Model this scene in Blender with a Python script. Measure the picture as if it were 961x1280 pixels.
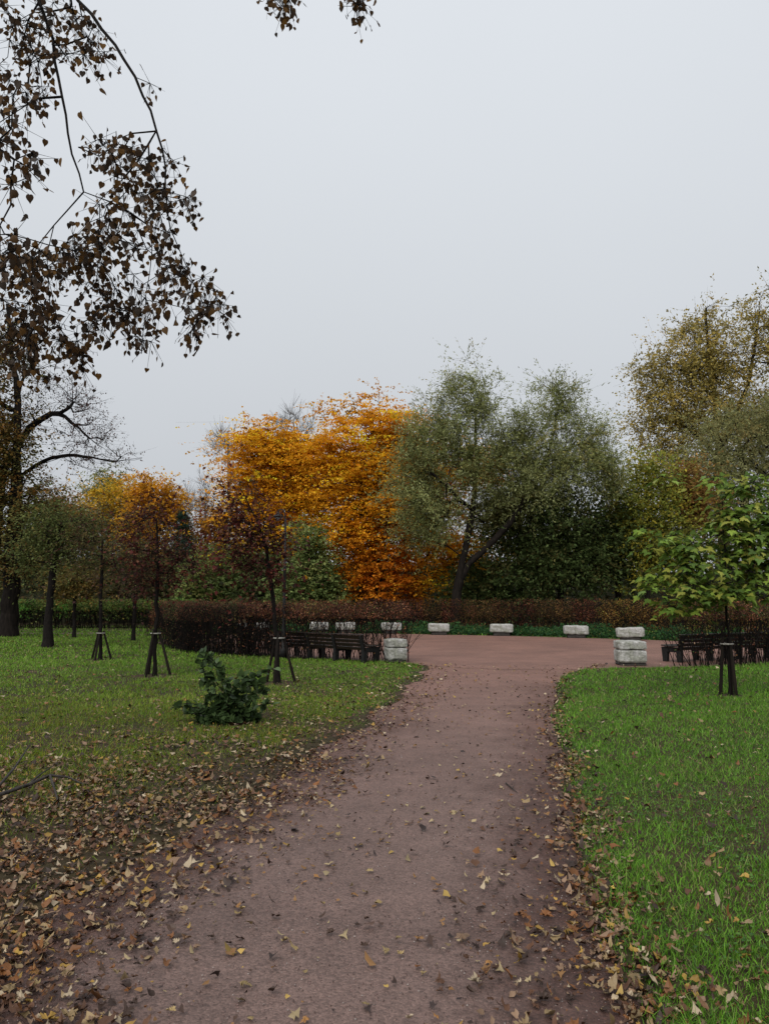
import bpy, math
import numpy as np
from mathutils import Matrix, Vector

# ------------------------------------------------------------------ camera, sky, sun, exposure
for o in list(bpy.data.objects):
    bpy.data.objects.remove(o)
S = bpy.context.scene
COL = S.collection
PITCH = math.radians(6.5)
CAM_H, FPX = 1.6, 962.0
cam_d = bpy.data.cameras.new('camera')
cam_d.sensor_fit = 'VERTICAL'; cam_d.sensor_height = 36.0
cam_d.lens = 36.0 * FPX / 1280.0
cam_d.clip_start = 0.05; cam_d.clip_end = 1500.0
cam = bpy.data.objects.new('camera', cam_d)
cam.location = (0, 0, CAM_H); cam.rotation_euler = (math.radians(90) + PITCH, 0, 0)
COL.objects.link(cam); S.camera = cam

SUN_EL, SUN_AZ = math.radians(46), math.radians(203)     # overcast: a broad soft brightness behind the camera
world = bpy.data.worlds.new('World'); S.world = world; world.use_nodes = True
nt = world.node_tree; nt.nodes.clear()
def wn(t): return nt.nodes.new(t)
sky = wn('ShaderNodeTexSky'); sky.sky_type = 'NISHITA'; sky.sun_disc = False
sky.sun_elevation = SUN_EL; sky.sun_rotation = SUN_AZ; sky.air_density = 2.0; sky.dust_density = 6.0
hs = wn('ShaderNodeHueSaturation'); hs.inputs['Saturation'].default_value = 0.10; hs.inputs['Value'].default_value = 0.52
nt.links.new(sky.outputs[0], hs.inputs['Color'])
tc = wn('ShaderNodeTexCoord'); sep = wn('ShaderNodeSeparateXYZ'); nt.links.new(tc.outputs['Generated'], sep.inputs[0])
mp = wn('ShaderNodeMapRange')                             # a cloud deck: a little brighter overhead than at the horizon
mp.inputs['From Min'].default_value = 0.0; mp.inputs['From Max'].default_value = 1.0
mp.inputs['To Min'].default_value = 0.93; mp.inputs['To Max'].default_value = 1.56
nt.links.new(sep.outputs['Z'], mp.inputs['Value'])
nz = wn('ShaderNodeTexNoise'); nz.inputs['Scale'].default_value = 1.3; nz.inputs['Detail'].default_value = 3.0
nt.links.new(tc.outputs['Generated'], nz.inputs['Vector'])
mr = wn('ShaderNodeMapRange'); mr.inputs['To Min'].default_value = 0.95; mr.inputs['To Max'].default_value = 1.05
nt.links.new(nz.outputs['Fac'], mr.inputs['Value'])
ml = wn('ShaderNodeMath'); ml.operation = 'MULTIPLY'
nt.links.new(mp.outputs[0], ml.inputs[0]); nt.links.new(mr.outputs[0], ml.inputs[1])
gr = wn('ShaderNodeVectorMath'); gr.operation = 'SCALE'; gr.inputs[0].default_value = (2.72, 2.86, 3.04)
nt.links.new(ml.outputs[0], gr.inputs['Scale'])
mx = wn('ShaderNodeMixRGB'); mx.inputs['Fac'].default_value = 0.92
nt.links.new(hs.outputs[0], mx.inputs[1]); nt.links.new(gr.outputs[0], mx.inputs[2])
bg = wn('ShaderNodeBackground'); bg.inputs['Strength'].default_value = 0.10
nt.links.new(mx.outputs[0], bg.inputs['Color'])
wo = wn('ShaderNodeOutputWorld'); nt.links.new(bg.outputs[0], wo.inputs[0])

sun_d = bpy.data.lights.new('sun', 'SUN'); sun_d.energy = 1.5; sun_d.angle = math.radians(60)
sun_d.color = (1.0, 0.97, 0.93)
sun = bpy.data.objects.new('sun', sun_d); COL.objects.link(sun)
_az = SUN_AZ
sdir = Vector((math.sin(_az) * math.cos(SUN_EL), math.cos(_az) * math.cos(SUN_EL), math.sin(SUN_EL)))
sun.rotation_euler = sdir.to_track_quat('Z', 'Y').to_euler(); sun.location = (0, -10, 30)

vs = S.view_settings
vs.view_transform = 'Standard'; vs.look = 'None'; vs.exposure = 1.08; vs.gamma = 1.0; vs.use_curve_mapping = False
S.cycles.max_bounces = 6; S.cycles.diffuse_bounces = 3; S.cycles.transmission_bounces = 4
S.cycles.glossy_bounces = 2; S.cycles.transparent_max_bounces = 4
S.cycles.use_denoising = True

# ------------------------------------------------------------------ helpers
R = np.random.default_rng(7)
CP, SP = math.cos(PITCH), math.sin(PITCH)
def ray(px, py):
    a, b = (px - 480.5) / FPX, (640.0 - py) / FPX
    return np.array([a, CP - b * SP, SP + b * CP])
def g(px, py, z=0.0):
    d = ray(px, py); t = (z - CAM_H) / d[2]
    return np.array([d[0] * t, d[1] * t, z])
def at(px, py, Y):
    d = ray(px, py); t = Y / d[1]
    return np.array([d[0] * t, Y, CAM_H + d[2] * t])
def unit(a):
    return a / np.maximum(np.linalg.norm(a, axis=-1, keepdims=True), 1e-9)
_T = np.random.default_rng(99).random((6, 257, 257))
def vnoise(x, y, s, k=0):
    x = np.asarray(x, float) / s + 1000.3; y = np.asarray(y, float) / s + 1000.7
    i, j = np.floor(x).astype(int), np.floor(y).astype(int)
    u, v = x - i, y - j; u = u * u * (3 - 2 * u); v = v * v * (3 - 2 * v); i %= 256; j %= 256
    T = _T[k]
    return (T[i, j] * (1 - u) + T[i + 1, j] * u) * (1 - v) + (T[i, j + 1] * (1 - u) + T[i + 1, j + 1] * u) * v

def mesh_np(name, V, F, C=None, smooth=False):
    """F: list of face arrays (n,3) or (n,4); C: per-vertex rgb"""
    if isinstance(F, np.ndarray): F = [F]
    me = bpy.data.meshes.new(name)
    V = np.asarray(V, np.float32)
    me.vertices.add(len(V)); me.vertices.foreach_set('co', V.ravel())
    idx = np.concatenate([f.ravel() for f in F]).astype(np.int32)
    tot = np.concatenate([np.full(len(f), f.shape[1]) for f in F]).astype(np.int32)
    st = np.concatenate([[0], np.cumsum(tot)[:-1]]).astype(np.int32)
    me.loops.add(len(idx)); me.loops.foreach_set('vertex_index', idx)
    me.polygons.add(len(tot)); me.polygons.foreach_set('loop_start', st); me.polygons.foreach_set('loop_total', tot)
    if smooth: me.polygons.foreach_set('use_smooth', np.ones(len(tot), bool))
    if C is not None:
        a = me.color_attributes.new('Col', 'FLOAT_COLOR', 'POINT')
        a.data.foreach_set('color', np.concatenate([C, np.ones((len(C), 1))], 1).astype(np.float32).ravel())
    me.update(calc_edges=True)
    return me

def link(name, me, mat=None, parent=None, label=None, cat=None, group=None, kind=None, loc=None):
    o = bpy.data.objects.new(name, me); COL.objects.link(o)
    if mat is not None and me is not None and not me.materials: me.materials.append(mat)
    if parent is not None:
        o.parent = parent
        if loc is None: o.location = -Vector(parent.location)      # children are built in world space; parents are unrotated
    if loc is not None: o.location = loc
    if label: o['label'] = label
    if cat: o['category'] = cat
    if group: o['group'] = group
    if kind: o['kind'] = kind
    return o
def empty(name, loc, label, cat, group=None):
    o = link(name, None, None, None, label, cat, group, None, tuple(float(v) for v in loc))
    o.empty_display_size = 0.2
    return o

def prisms(P0, P1, r0, r1, D0=None, D1=None, sides=4):
    n = len(P0); d = unit(P1 - P0)
    D0 = d if D0 is None else D0; D1 = d if D1 is None else D1
    ref = np.tile(np.array([0.31, 0.87, 0.38]), (n, 1))
    def ring(P, D, r):
        a = unit(np.cross(D, ref)); b = np.cross(D, a)
        th = np.arange(sides) * 2 * np.pi / sides
        return P[:, None] + (a[:, None] * np.cos(th)[None, :, None] + b[:, None] * np.sin(th)[None, :, None]) * np.asarray(r).reshape(-1, 1, 1)
    V = np.concatenate([ring(P0, D0, np.broadcast_to(r0, n)), ring(P1, D1, np.broadcast_to(r1, n))], 1).reshape(-1, 3)
    k = np.arange(sides); k2 = (k + 1) % sides
    q = np.stack([k, k2, k2 + sides, k + sides], 1)
    return V, (np.arange(n)[:, None, None] * 2 * sides + q[None]).reshape(-1, 4)

class Bag:
    def __init__(s): s.V, s.F, s.C, s.n = [], [], [], 0
    def add(s, V, F, C=None):
        s.V.append(V); s.F.append(F + s.n); s.n += len(V)
        if C is not None: s.C.append(C)
    def mesh(s, name, smooth=False):
        f3 = [f for f in s.F if f.shape[1] == 3]; f4 = [f for f in s.F if f.shape[1] == 4]
        F = ([np.concatenate(f3)] if f3 else []) + ([np.concatenate(f4)] if f4 else [])
        return mesh_np(name, np.concatenate(s.V), F, np.concatenate(s.C) if s.C else None, smooth)

def grow(base_lines, attr, R0, tip=0.012, seg=0.5, jit=0.12, sag=0.0, wind=0.6):
    """a branching skeleton: base_lines are polylines (first is the trunk), every attractor gets a twig path to it"""
    n_max = 200000
    P = np.zeros((n_max, 3)); D = np.zeros((n_max, 3)); par = np.full(n_max, -1); n = 0
    def path(start, pts):
        nonlocal n
        last = start
        for p in pts:
            P[n] = p; par[n] = last
            if last >= 0: D[n] = unit(P[n] - P[last])
            else: D[n] = (0, 0, 1)
            last = n; n += 1
        return last
    first = True
    for ln in base_lines:
        ln = np.asarray(ln, float); L = np.concatenate([[0], np.cumsum(np.linalg.norm(np.diff(ln, axis=0), axis=1))])
        m = max(2, int(L[-1] / seg) + 1); t = np.linspace(0, L[-1], m)
        pts = np.stack([np.interp(t, L, ln[:, k]) for k in range(3)], 1)
        if m > 3:
            sm = pts.copy(); sm[1:-1] = (pts[:-2] + 2 * pts[1:-1] + pts[2:]) / 4
            pts = sm; pts[1:-1] += R.normal(0, seg * 0.05, (m - 2, 3))
        if first: path(-1, pts); first = False; trunk_n = n
        else:
            k = int(np.argmin(np.linalg.norm(P[:n] - pts[0], axis=1))); path(k, pts[1:])
    base0 = n
    low = max(0, int(0.25 * trunk_n))
    attr = np.asarray(attr)
    dmin = np.min(np.linalg.norm(attr[:, None] - P[None, low:base0:2], axis=2), axis=1)
    tips = []
    for a in attr[np.argsort(dmin)]:
        v = a - P[low:n]; dist = np.linalg.norm(v, axis=1) + 1e-6
        cs = np.sum(v * D[low:n], 1) / dist
        cost = dist * (1 + wind * (1 - cs)) + np.maximum(0, -v[:, 2]) * (0.5 - sag)
        k = low + int(np.argmin(cost)); dd = np.linalg.norm(a - P[k])
        m = max(1, int(dd / seg + 0.5)); t = (np.arange(1, m + 1) / m)[:, None]
        ctrl = P[k] + D[k] * dd * 0.45
        pts = (1 - t) ** 2 * P[k] + 2 * t * (1 - t) * ctrl + t * t * a
        pts[:-1] += R.normal(0, jit * seg, (m - 1, 3))
        if n + m >= n_max: break
        tips.append(path(k, pts))
    P, D, par = P[:n], D[:n], par[:n]
    cnt = np.zeros(n); nch = np.bincount(par[par >= 0], minlength=n); cnt[nch == 0] = 1
    for i in range(n - 1, 0, -1): cnt[par[i]] += cnt[i]
    e = max(1.6, math.log(max(cnt[0], 2)) / math.log(R0 / tip))
    r = tip * cnt ** (1 / e)
    i = np.arange(trunk_n); r[:trunk_n] = np.maximum(r[:trunk_n], R0 * (1 - 0.75 * i / trunk_n) * 0.8)
    z0 = P[0, 2]; r *= 1 + 0.45 * np.exp(-np.maximum(P[:, 2] - z0, 0) / (1.6 * R0 + 0.02)) * (i.size > 0) * (np.arange(n) < trunk_n)
    return P, D, par, r, np.array(tips)

def tube_bag(P, D, par, r, bag=None):
    bag = bag or Bag(); n = len(P)
    main = np.full(n, -1)
    for i in range(n - 1, 0, -1):
        p = par[i]
        if main[p] < 0 or r[i] > r[main[p]]: main[p] = i
    ch = np.arange(1, n)[par[1:] >= 0]; p = par[ch]; ism = main[p] == ch
    d = unit(P[ch] - P[p])
    D0 = np.where(ism[:, None], D[p], d); r0 = np.where(ism, r[p], np.minimum(r[p], r[ch] * 1.15))
    for lo, hi, sd in ((0.07, 9, 9), (0.025, 0.07, 5), (0, 0.025, 3)):
        k = (r[ch] >= lo) & (r[ch] < hi)
        if k.any(): bag.add(*prisms(P[p][k], P[ch][k], r0[k], r[ch][k], D0[k], D[ch][k], sd))
    return bag

def ells(lst, Y, n, shell=2.4, dz=1.0, seed_jit=0.0):
    """attractors inside ellipsoids given as (px, py, rx, ry[, depth factor[, dY]]) in picture pixels, at distance Y"""
    E = []
    for e in lst:
        px, py, rx, ry = e[:4]; fd = e[4] if len(e) > 4 else 1.0; dy = e[5] if len(e) > 5 else 0.0
        s = (Y + dy) / FPX; E.append((at(px, py, Y + dy), np.array([rx * s, rx * s * fd, ry * s])))
    w = np.array([np.prod(x[1]) for x in E]) ** 0.8; w /= w.sum()
    out = []
    for (c, rad), k in zip(E, np.maximum(2, (w * n * 1.75).astype(int))):
        v = unit(R.normal(size=(k, 3))); az, el = np.arctan2(v[:, 1], v[:, 0]), v[:, 2]; h = R.uniform(0, 90)
        lump = 0.50 + 0.98 * vnoise(az * 1.3 + h, el * 2 + h, 0.5, 1)
        q = v * (R.random((k, 1)) ** (1 / shell)) * lump[:, None]
        keep = vnoise(q[:, 0] * 2 + q[:, 1] + h, q[:, 2] * 2 - q[:, 1] + h, 0.5, 2) + R.normal(0, 0.1, k)
        out.append((c + q * rad)[np.argsort(-keep)[:max(1, int(k / 1.75))]])
    A = np.concatenate(out); A[:, 2] = np.maximum(A[:, 2], 0.25)
    return A

def palette(pal, n):
    pal = np.array(pal, float); w = pal[:, 3] / pal[:, 3].sum()
    return pal[R.choice(len(pal), n, p=w), :3]

def leaf_geo(P, d, nrm, L, W, C, fold=0.18):
    n = len(P); d = unit(d); s = unit(np.cross(nrm, d)); nn = np.cross(d, s)
    L = np.broadcast_to(L, n)[:, None]; W = np.broadcast_to(W, n)[:, None]
    mid = P + d * L * 0.42
    V = np.stack([P, mid + s * W / 2 + nn * W * fold, P + d * L, mid - s * W / 2 + nn * W * fold], 1).reshape(-1, 3)
    b = np.arange(n)[:, None] * 4
    F = np.concatenate([b + np.array([[0, 1, 2]]), b + np.array([[0, 2, 3]])])
    return V, F, np.repeat(C, 4, 0)

def cloud(centers, per, spread, L, W, pal, mode='spray', jitter=0.18, cvar=0.15, axis=None, colfn=None, droop=0.35, nt=9):
    """leaves set along twigs that leave every cluster centre; returns leaf Bag and twig ends"""
    nc = len(centers); nt = max(2, min(nt, per // 3)); sp = np.array(spread)
    tw = R.normal(size=(nc, nt, 3)) * sp * 1.35
    if axis is not None: tw += unit(axis)[:, None] * sp.mean() * 0.7
    size = np.clip(R.normal(1.0, 0.28, nc), 0.5, 1.7)[:, None, None]; tw = tw * size
    tw[..., 2] -= droop * np.linalg.norm(tw[..., :2], axis=2) * 0.5
    m = nc * nt; pt = max(1, per // nt); n = m * pt
    ti = np.repeat(np.arange(m), pt); ci = ti // nt; T = tw.reshape(-1, 3)[ti]
    t = R.random((n, 1)) ** 0.7; P = centers[ci] + T * t * 1.08 + R.normal(size=(n, 3)) * sp * 0.13
    P[:, 2] -= droop * 0.25 * np.linalg.norm(T, axis=1) * t[:, 0] ** 2
    P[:, 2] = np.maximum(P[:, 2], 0.08)
    rnd = R.normal(size=(n, 3)); Tu = unit(T)
    if mode == 'spray':
        d = Tu * np.array([1, 1, 0.3]) + rnd * 0.45; d[:, 2] -= 0.4
        nrm = np.array([0, 0, 1.0]) + rnd * 0.45
    elif mode == 'hang':
        d = np.array([0, 0, -1.0]) + rnd * 0.45; nrm = R.normal(size=(n, 3))
    else:
        d = Tu * 0.9 + rnd * 0.55; nrm = R.normal(size=(n, 3)) + np.array([0, 0, 0.8])
    base = palette(pal, nc)[ci] * 0.6 + palette(pal, n) * 0.4
    base = base * (1 + R.normal(0, cvar, (nc, 1)))[ci] * (1 + R.normal(0, jitter, (n, 1)))
    if colfn is not None: base = colfn(P, base)
    sc = R.uniform(0.7, 1.25, n)
    bag = Bag(); bag.add(*leaf_geo(P, d, nrm, L * sc, W * sc, np.clip(base, 0.004, 0.8)))
    return bag, centers[:, None] + tw

# ------------------------------------------------------------------ materials
def mat(name): 
    m = bpy.data.materials.new(name); m.use_nodes = True
    return m, m.node_tree, m.node_tree.nodes['Principled BSDF'], m.node_tree.nodes['Material Output']
def leaf_mat(name, trans=0.45, rough=0.6, spec=0.10, color=None):
    m, t, p, o = mat(name)
    if color is None:
        a = t.nodes.new('ShaderNodeAttribute'); a.attribute_name = 'Col'; src = a.outputs['Color']
    else:
        oi = t.nodes.new('ShaderNodeObjectInfo'); n = t.nodes.new('ShaderNodeTexNoise'); n.inputs['Scale'].default_value = 9.0
        tc_ = t.nodes.new('ShaderNodeTexCoord'); t.links.new(tc_.outputs['Object'], n.inputs['Vector'])
        ad = t.nodes.new('ShaderNodeMath'); ad.operation = 'ADD'; t.links.new(oi.outputs['Random'], ad.inputs[0]); t.links.new(n.outputs['Fac'], ad.inputs[1])
        mr_ = t.nodes.new('ShaderNodeMapRange'); mr_.inputs['From Max'].default_value = 2.0
        mr_.inputs['To Min'].default_value = 0.45; mr_.inputs['To Max'].default_value = 1.5; t.links.new(ad.outputs[0], mr_.inputs['Value'])
        sc = t.nodes.new('ShaderNodeVectorMath'); sc.operation = 'SCALE'; sc.inputs[0].default_value = color; t.links.new(mr_.outputs[0], sc.inputs['Scale'])
        src = sc.outputs[0]
    t.links.new(src, p.inputs['Base Color'])
    p.inputs['Roughness'].default_value = rough; p.inputs['Specular IOR Level'].default_value = spec
    if trans > 0:
        tr = t.nodes.new('ShaderNodeBsdfTranslucent'); t.links.new(src, tr.inputs['Color'])
        mxs = t.nodes.new('ShaderNodeMixShader'); mxs.inputs[0].default_value = trans
        t.links.new(p.outputs[0], mxs.inputs[1]); t.links.new(tr.outputs[0], mxs.inputs[2]); t.links.new(mxs.outputs[0], o.inputs[0])
    return m
def solid(name, c1, c2, scale=8.0, rough=0.7, spec=0.3, bump=0.3, detail=6.0, stretch=(1, 1, 1), dist=0.02):
    m, t, p, o = mat(name)
    tc_ = t.nodes.new('ShaderNodeTexCoord'); mpn = t.nodes.new('ShaderNodeMapping'); mpn.inputs['Scale'].default_value = stretch
    t.links.new(tc_.outputs['Object'], mpn.inputs[0])
    n = t.nodes.new('ShaderNodeTexNoise'); n.inputs['Scale'].default_value = scale; n.inputs['Detail'].default_value = detail
    t.links.new(mpn.outputs[0], n.inputs['Vector'])
    r = t.nodes.new('ShaderNodeValToRGB'); r.color_ramp.elements[0].position = 0.3; r.color_ramp.elements[1].position = 0.7
    r.color_ramp.elements[0].color = (*c1, 1); r.color_ramp.elements[1].color = (*c2, 1)
    t.links.new(n.outputs['Fac'], r.inputs[0]); t.links.new(r.outputs[0], p.inputs['Base Color'])
    p.inputs['Roughness'].default_value = rough; p.inputs['Specular IOR Level'].default_value = spec
    if bump:
        b = t.nodes.new('ShaderNodeBump'); b.inputs['Strength'].default_value = bump; b.inputs['Distance'].default_value = dist
        t.links.new(n.outputs['Fac'], b.inputs['Height']); t.links.new(b.outputs[0], p.inputs['Normal'])
    return m
M_LEAF = leaf_mat('foliage'); M_DRY = leaf_mat('fallen_foliage', 0.1, 0.5, 0.22); M_GRASS = leaf_mat('grass_blade', 0.35, 0.45, 0.2)
M_BARK = solid('bark', (0.005, 0.004, 0.0035), (0.018, 0.014, 0.011), 14, 0.9, 0.1, 0.8, stretch=(1, 1, 0.25))
M_TWIG = solid('dark_bark', (0.005, 0.0045, 0.004), (0.014, 0.011, 0.0095), 20, 0.9, 0.1, 0.3)
M_PALEBARK = solid('grey_bark', (0.09, 0.085, 0.08), (0.18, 0.17, 0.165), 14, 0.85, 0.2, 0.4, stretch=(1, 1, 0.3))
M_STAKE = solid('wet_stake_wood', (0.004, 0.003, 0.0025), (0.014, 0.010, 0.007), 10, 0.85, 0.12, 0.4, stretch=(1, 1, 0.15))
M_BENCH = solid('wet_dark_wood', (0.007, 0.005, 0.004), (0.018, 0.012, 0.009), 6, 0.30, 0.5, 0.15, stretch=(0.2, 1, 1))
M_IRON = solid('black_cast_iron', (0.006, 0.006, 0.006), (0.014, 0.014, 0.013), 20, 0.6, 0.25, 0.1)
M_GRANITE = solid('grey_granite', (0.23, 0.225, 0.215), (0.44, 0.43, 0.415), 26, 0.85, 0.2, 0.35, 8)
_t = M_GRANITE.node_tree; _p = _t.nodes['Principled BSDF']; _src = _p.inputs['Base Color'].links[0].from_socket
_n = _t.nodes.new('ShaderNodeTexNoise'); _n.inputs['Scale'].default_value = 4.5; _n.inputs['Detail'].default_value = 5; _n.inputs['Roughness'].default_value = 0.65
_t.links.new(_t.nodes['Texture Coordinate'].outputs['Object'], _n.inputs['Vector'])
_r = _t.nodes.new('ShaderNodeValToRGB'); _r.color_ramp.elements[0].position = 0.40; _r.color_ramp.elements[1].position = 0.62
_r.color_ramp.elements[0].color = (0.58, 0.60, 0.52, 1); _r.color_ramp.elements[1].color = (1, 1, 1, 1); _t.links.new(_n.outputs['Fac'], _r.inputs[0])
_m = _t.nodes.new('ShaderNodeMixRGB'); _m.blend_type = 'MULTIPLY'; _m.inputs[0].default_value = 1.0
_t.links.new(_src, _m.inputs[1]); _t.links.new(_r.outputs[0], _m.inputs[2]); _t.links.new(_m.outputs[0], _p.inputs['Base Color'])
M_STONEBASE = solid('dark_footing', (0.025, 0.023, 0.021), (0.05, 0.046, 0.04), 10, 0.9, 0.2, 0.3)
M_GLASS = solid('milk_glass', (0.10, 0.10, 0.10), (0.16, 0.16, 0.155), 4, 0.2, 0.5, 0.0)
M_TIE = solid('pale_tie_band', (0.20, 0.19, 0.17), (0.34, 0.32, 0.28), 20, 0.7, 0.3, 0.0)
M_SOIL = solid('bare_soil', (0.022, 0.015, 0.011), (0.06, 0.038, 0.026), 16, 0.95, 0.1, 0.6)
M_STICK = solid('fallen_branch_bark', (0.012, 0.010, 0.009), (0.04, 0.032, 0.026), 18, 0.7, 0.3, 0.4)

def ground_mat():
    m, t, p, o = mat('lawn_soil')
    tc_ = t.nodes.new('ShaderNodeTexCoord')
    def noise(s, d=6):
        n = t.nodes.new('ShaderNodeTexNoise'); n.inputs['Scale'].default_value = s; n.inputs['Detail'].default_value = d
        t.links.new(tc_.outputs['Object'], n.inputs['Vector']); return n
    a, b = noise(0.7), noise(14)
    r = t.nodes.new('ShaderNodeValToRGB'); e = r.color_ramp.elements
    e[0].position = 0.35; e[0].color = (0.026, 0.026, 0.009, 1); e[1].position = 0.65; e[1].color = (0.040, 0.026, 0.014, 1)
    t.links.new(a.outputs['Fac'], r.inputs[0])
    r2 = t.nodes.new('ShaderNodeValToRGB'); e = r2.color_ramp.elements
    e[0].position = 0.3; e[0].color = (0.5, 0.5, 0.5, 1); e[1].position = 0.7; e[1].color = (1.4, 1.4, 1.4, 1)
    t.links.new(b.outputs['Fac'], r2.inputs[0])
    mm = t.nodes.new('ShaderNodeMixRGB'); mm.blend_type = 'MULTIPLY'; mm.inputs['Fac'].default_value = 1
    t.links.new(r.outputs[0], mm.inputs[1]); t.links.new(r2.outputs[0], mm.inputs[2]); t.links.new(mm.outputs[0], p.inputs['Base Color'])
    p.inputs['Roughness'].default_value = 0.9; p.inputs['Specular IOR Level'].default_value = 0.15
    bp = t.nodes.new('ShaderNodeBump'); bp.inputs['Strength'].default_value = 0.6; bp.inputs['Distance'].default_value = 0.02
    t.links.new(b.outputs['Fac'], bp.inputs['Height']); t.links.new(bp.outputs[0], p.inputs['Normal'])
    return m
def gravel_mat(name, centre, edge, grit=1.0):
    """Col.r = distance from the edge (m), Col.g = how far along towards the square"""
    m, t, p, o = mat(name)
    tc_ = t.nodes.new('ShaderNodeTexCoord')
    def noise(s, d=5, rough=0.6):
        n = t.nodes.new('ShaderNodeTexNoise'); n.inputs['Scale'].default_value = s; n.inputs['Detail'].default_value = d; n.inputs['Roughness'].default_value = rough
        t.links.new(tc_.outputs['Object'], n.inputs['Vector']); return n
    def math_(op, x, y):
        k = t.nodes.new('ShaderNodeMath'); k.operation = op
        for i, q in enumerate((x, y)):
            if isinstance(q, (int, float)): k.inputs[i].default_value = q
            else: t.links.new(q, k.inputs[i])
        return k.outputs[0]
    at_ = t.nodes.new('ShaderNodeAttribute'); at_.attribute_name = 'Col'
    sp = t.nodes.new('ShaderNodeSeparateColor'); t.links.new(at_.outputs['Color'], sp.inputs[0])
    big, med, fine = noise(0.55), noise(3.2), noise(120, 3, 0.7)
    w = math_('ADD', sp.outputs[0], math_('MULTIPLY', math_('SUBTRACT', med.outputs['Fac'], 0.5), 0.9))
    mr_ = t.nodes.new('ShaderNodeMapRange'); mr_.interpolation_type = 'SMOOTHSTEP'
    mr_.inputs['From Min'].default_value = 0.1; mr_.inputs['From Max'].default_value = 0.85; t.links.new(w, mr_.inputs['Value'])
    mixc = t.nodes.new('ShaderNodeMixRGB'); mixc.inputs[1].default_value = (*edge, 1); mixc.inputs[2].default_value = (*centre, 1)
    t.links.new(mr_.outputs[0], mixc.inputs[0])
    mix2 = t.nodes.new('ShaderNodeMixRGB'); mix2.inputs[2].default_value = (0.186, 0.097, 0.074, 1)
    t.links.new(sp.outputs[1], mix2.inputs[0]); t.links.new(mixc.outputs[0], mix2.inputs[1])
    v = math_('MULTIPLY', math_('ADD', 0.38, math_('MULTIPLY', big.outputs['Fac'], 1.0)), math_('ADD', 0.70, math_('MULTIPLY', med.outputs['Fac'], 0.54)))
    rf = t.nodes.new('ShaderNodeMapRange'); rf.inputs['From Min'].default_value = 0.25; rf.inputs['From Max'].default_value = 0.75
    rf.inputs['To Min'].default_value = 1 - 0.42 * grit; rf.inputs['To Max'].default_value = 1 + 0.42 * grit; t.links.new(fine.outputs['Fac'], rf.inputs['Value'])
    vo = t.nodes.new('ShaderNodeTexVoronoi'); vo.inputs['Scale'].default_value = 75; t.links.new(tc_.outputs['Object'], vo.inputs['Vector'])
    sv = t.nodes.new('ShaderNodeSeparateColor'); t.links.new(vo.outputs['Color'], sv.inputs[0])
    rv = t.nodes.new('ShaderNodeMapRange'); rv.inputs['To Min'].default_value = 0.72; rv.inputs['To Max'].default_value = 1.25; t.links.new(sv.outputs[0], rv.inputs['Value'])
    k = math_('MULTIPLY', math_('MULTIPLY', v, rf.outputs[0]), rv.outputs[0])
    sc = t.nodes.new('ShaderNodeVectorMath'); sc.operation = 'SCALE'; t.links.new(mix2.outputs[0], sc.inputs[0]); t.links.new(k, sc.inputs['Scale'])
    t.links.new(sc.outputs[0], p.inputs['Base Color'])
    rr = t.nodes.new('ShaderNodeMapRange'); rr.inputs['To Min'].default_value = 0.82; rr.inputs['To Max'].default_value = 0.5
    t.links.new(big.outputs['Fac'], rr.inputs['Value']); t.links.new(rr.outputs[0], p.inputs['Roughness'])
    p.inputs['Specular IOR Level'].default_value = 0.35
    hsum = math_('ADD', fine.outputs['Fac'], math_('MULTIPLY', med.outputs['Fac'], 2.0))
    hsum = math_('ADD', hsum, math_('MULTIPLY', vo.outputs['Distance'], -0.8))
    bp = t.nodes.new('ShaderNodeBump'); bp.inputs['Strength'].default_value = 0.55; bp.inputs['Distance'].default_value = 0.008
    t.links.new(hsum, bp.inputs['Height']); t.links.new(bp.outputs[0], p.inputs['Normal'])
    return m
M_GROUND = ground_mat()
M_PATH = gravel_mat('path_gravel', (0.138, 0.088, 0.074), (0.064, 0.030, 0.022))
M_PLAZA = gravel_mat('square_gravel', (0.186, 0.097, 0.074), (0.13, 0.07, 0.052), 0.8)

# ------------------------------------------------------------------ ground, path, square
lp = np.array([g(*q)[:2] for q in ((0, 1330), (30, 1270), (120, 1180), (230, 1096), (300, 1042), (365, 998), (412, 955), (450, 918), (500, 876), (527, 851), (545, 836))])
rp = np.array([g(*q)[:2] for q in ((815, 1330), (792, 1270), (765, 1200), (743, 1140), (722, 1060), (707, 985), (697, 930), (691, 885), (692, 858), (705, 843), (745, 833))])
def edge_l(Y):
    Y = np.asarray(Y, float); x = np.interp(Y, lp[:, 1], lp[:, 0]); x = np.where(Y < lp[0, 1], lp[0, 0] + (Y - lp[0, 1]) * 0.05, x)
    return x - 0.38 * np.clip((12 - Y) / 6, 0.3, 1) + 0.34 * (vnoise(Y, 0 * Y, 0.8, 0) - 0.5) + 0.16 * (vnoise(Y, 0 * Y + 9, 0.25, 1) - 0.5)
def edge_r(Y):
    Y = np.asarray(Y, float); x = np.interp(Y, rp[:, 1], rp[:, 0]); x = np.where(Y < rp[0, 1], rp[0, 0] - (Y - rp[0, 1]) * 0.05, x)
    return x + 0.12 * (vnoise(Y, 0 * Y + 30, 0.7, 2) - 0.5) + 0.08 * (vnoise(Y, 0 * Y + 39, 0.22, 3) - 0.5)
PATH_END = 19.4
plaza_ctrl = np.array([(1.15, 18.9), (0.5, 19.9), (-1.2, 20.9), (-3.2, 22.2), (-5.6, 24.6), (-8.2, 28.5), (-8.8, 33), (-6.5, 36.4), (-2.5, 37.2), (1.2, 36.4), (3.2, 35.5), (6, 34.3), (9, 32.3), (12, 29.5), (13.2, 26), (12, 22.2), (9.8, 19.9), (7.2, 18.75), (5.2, 18.3), (4.2, 18.0), (2.7, 18.0)])
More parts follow.
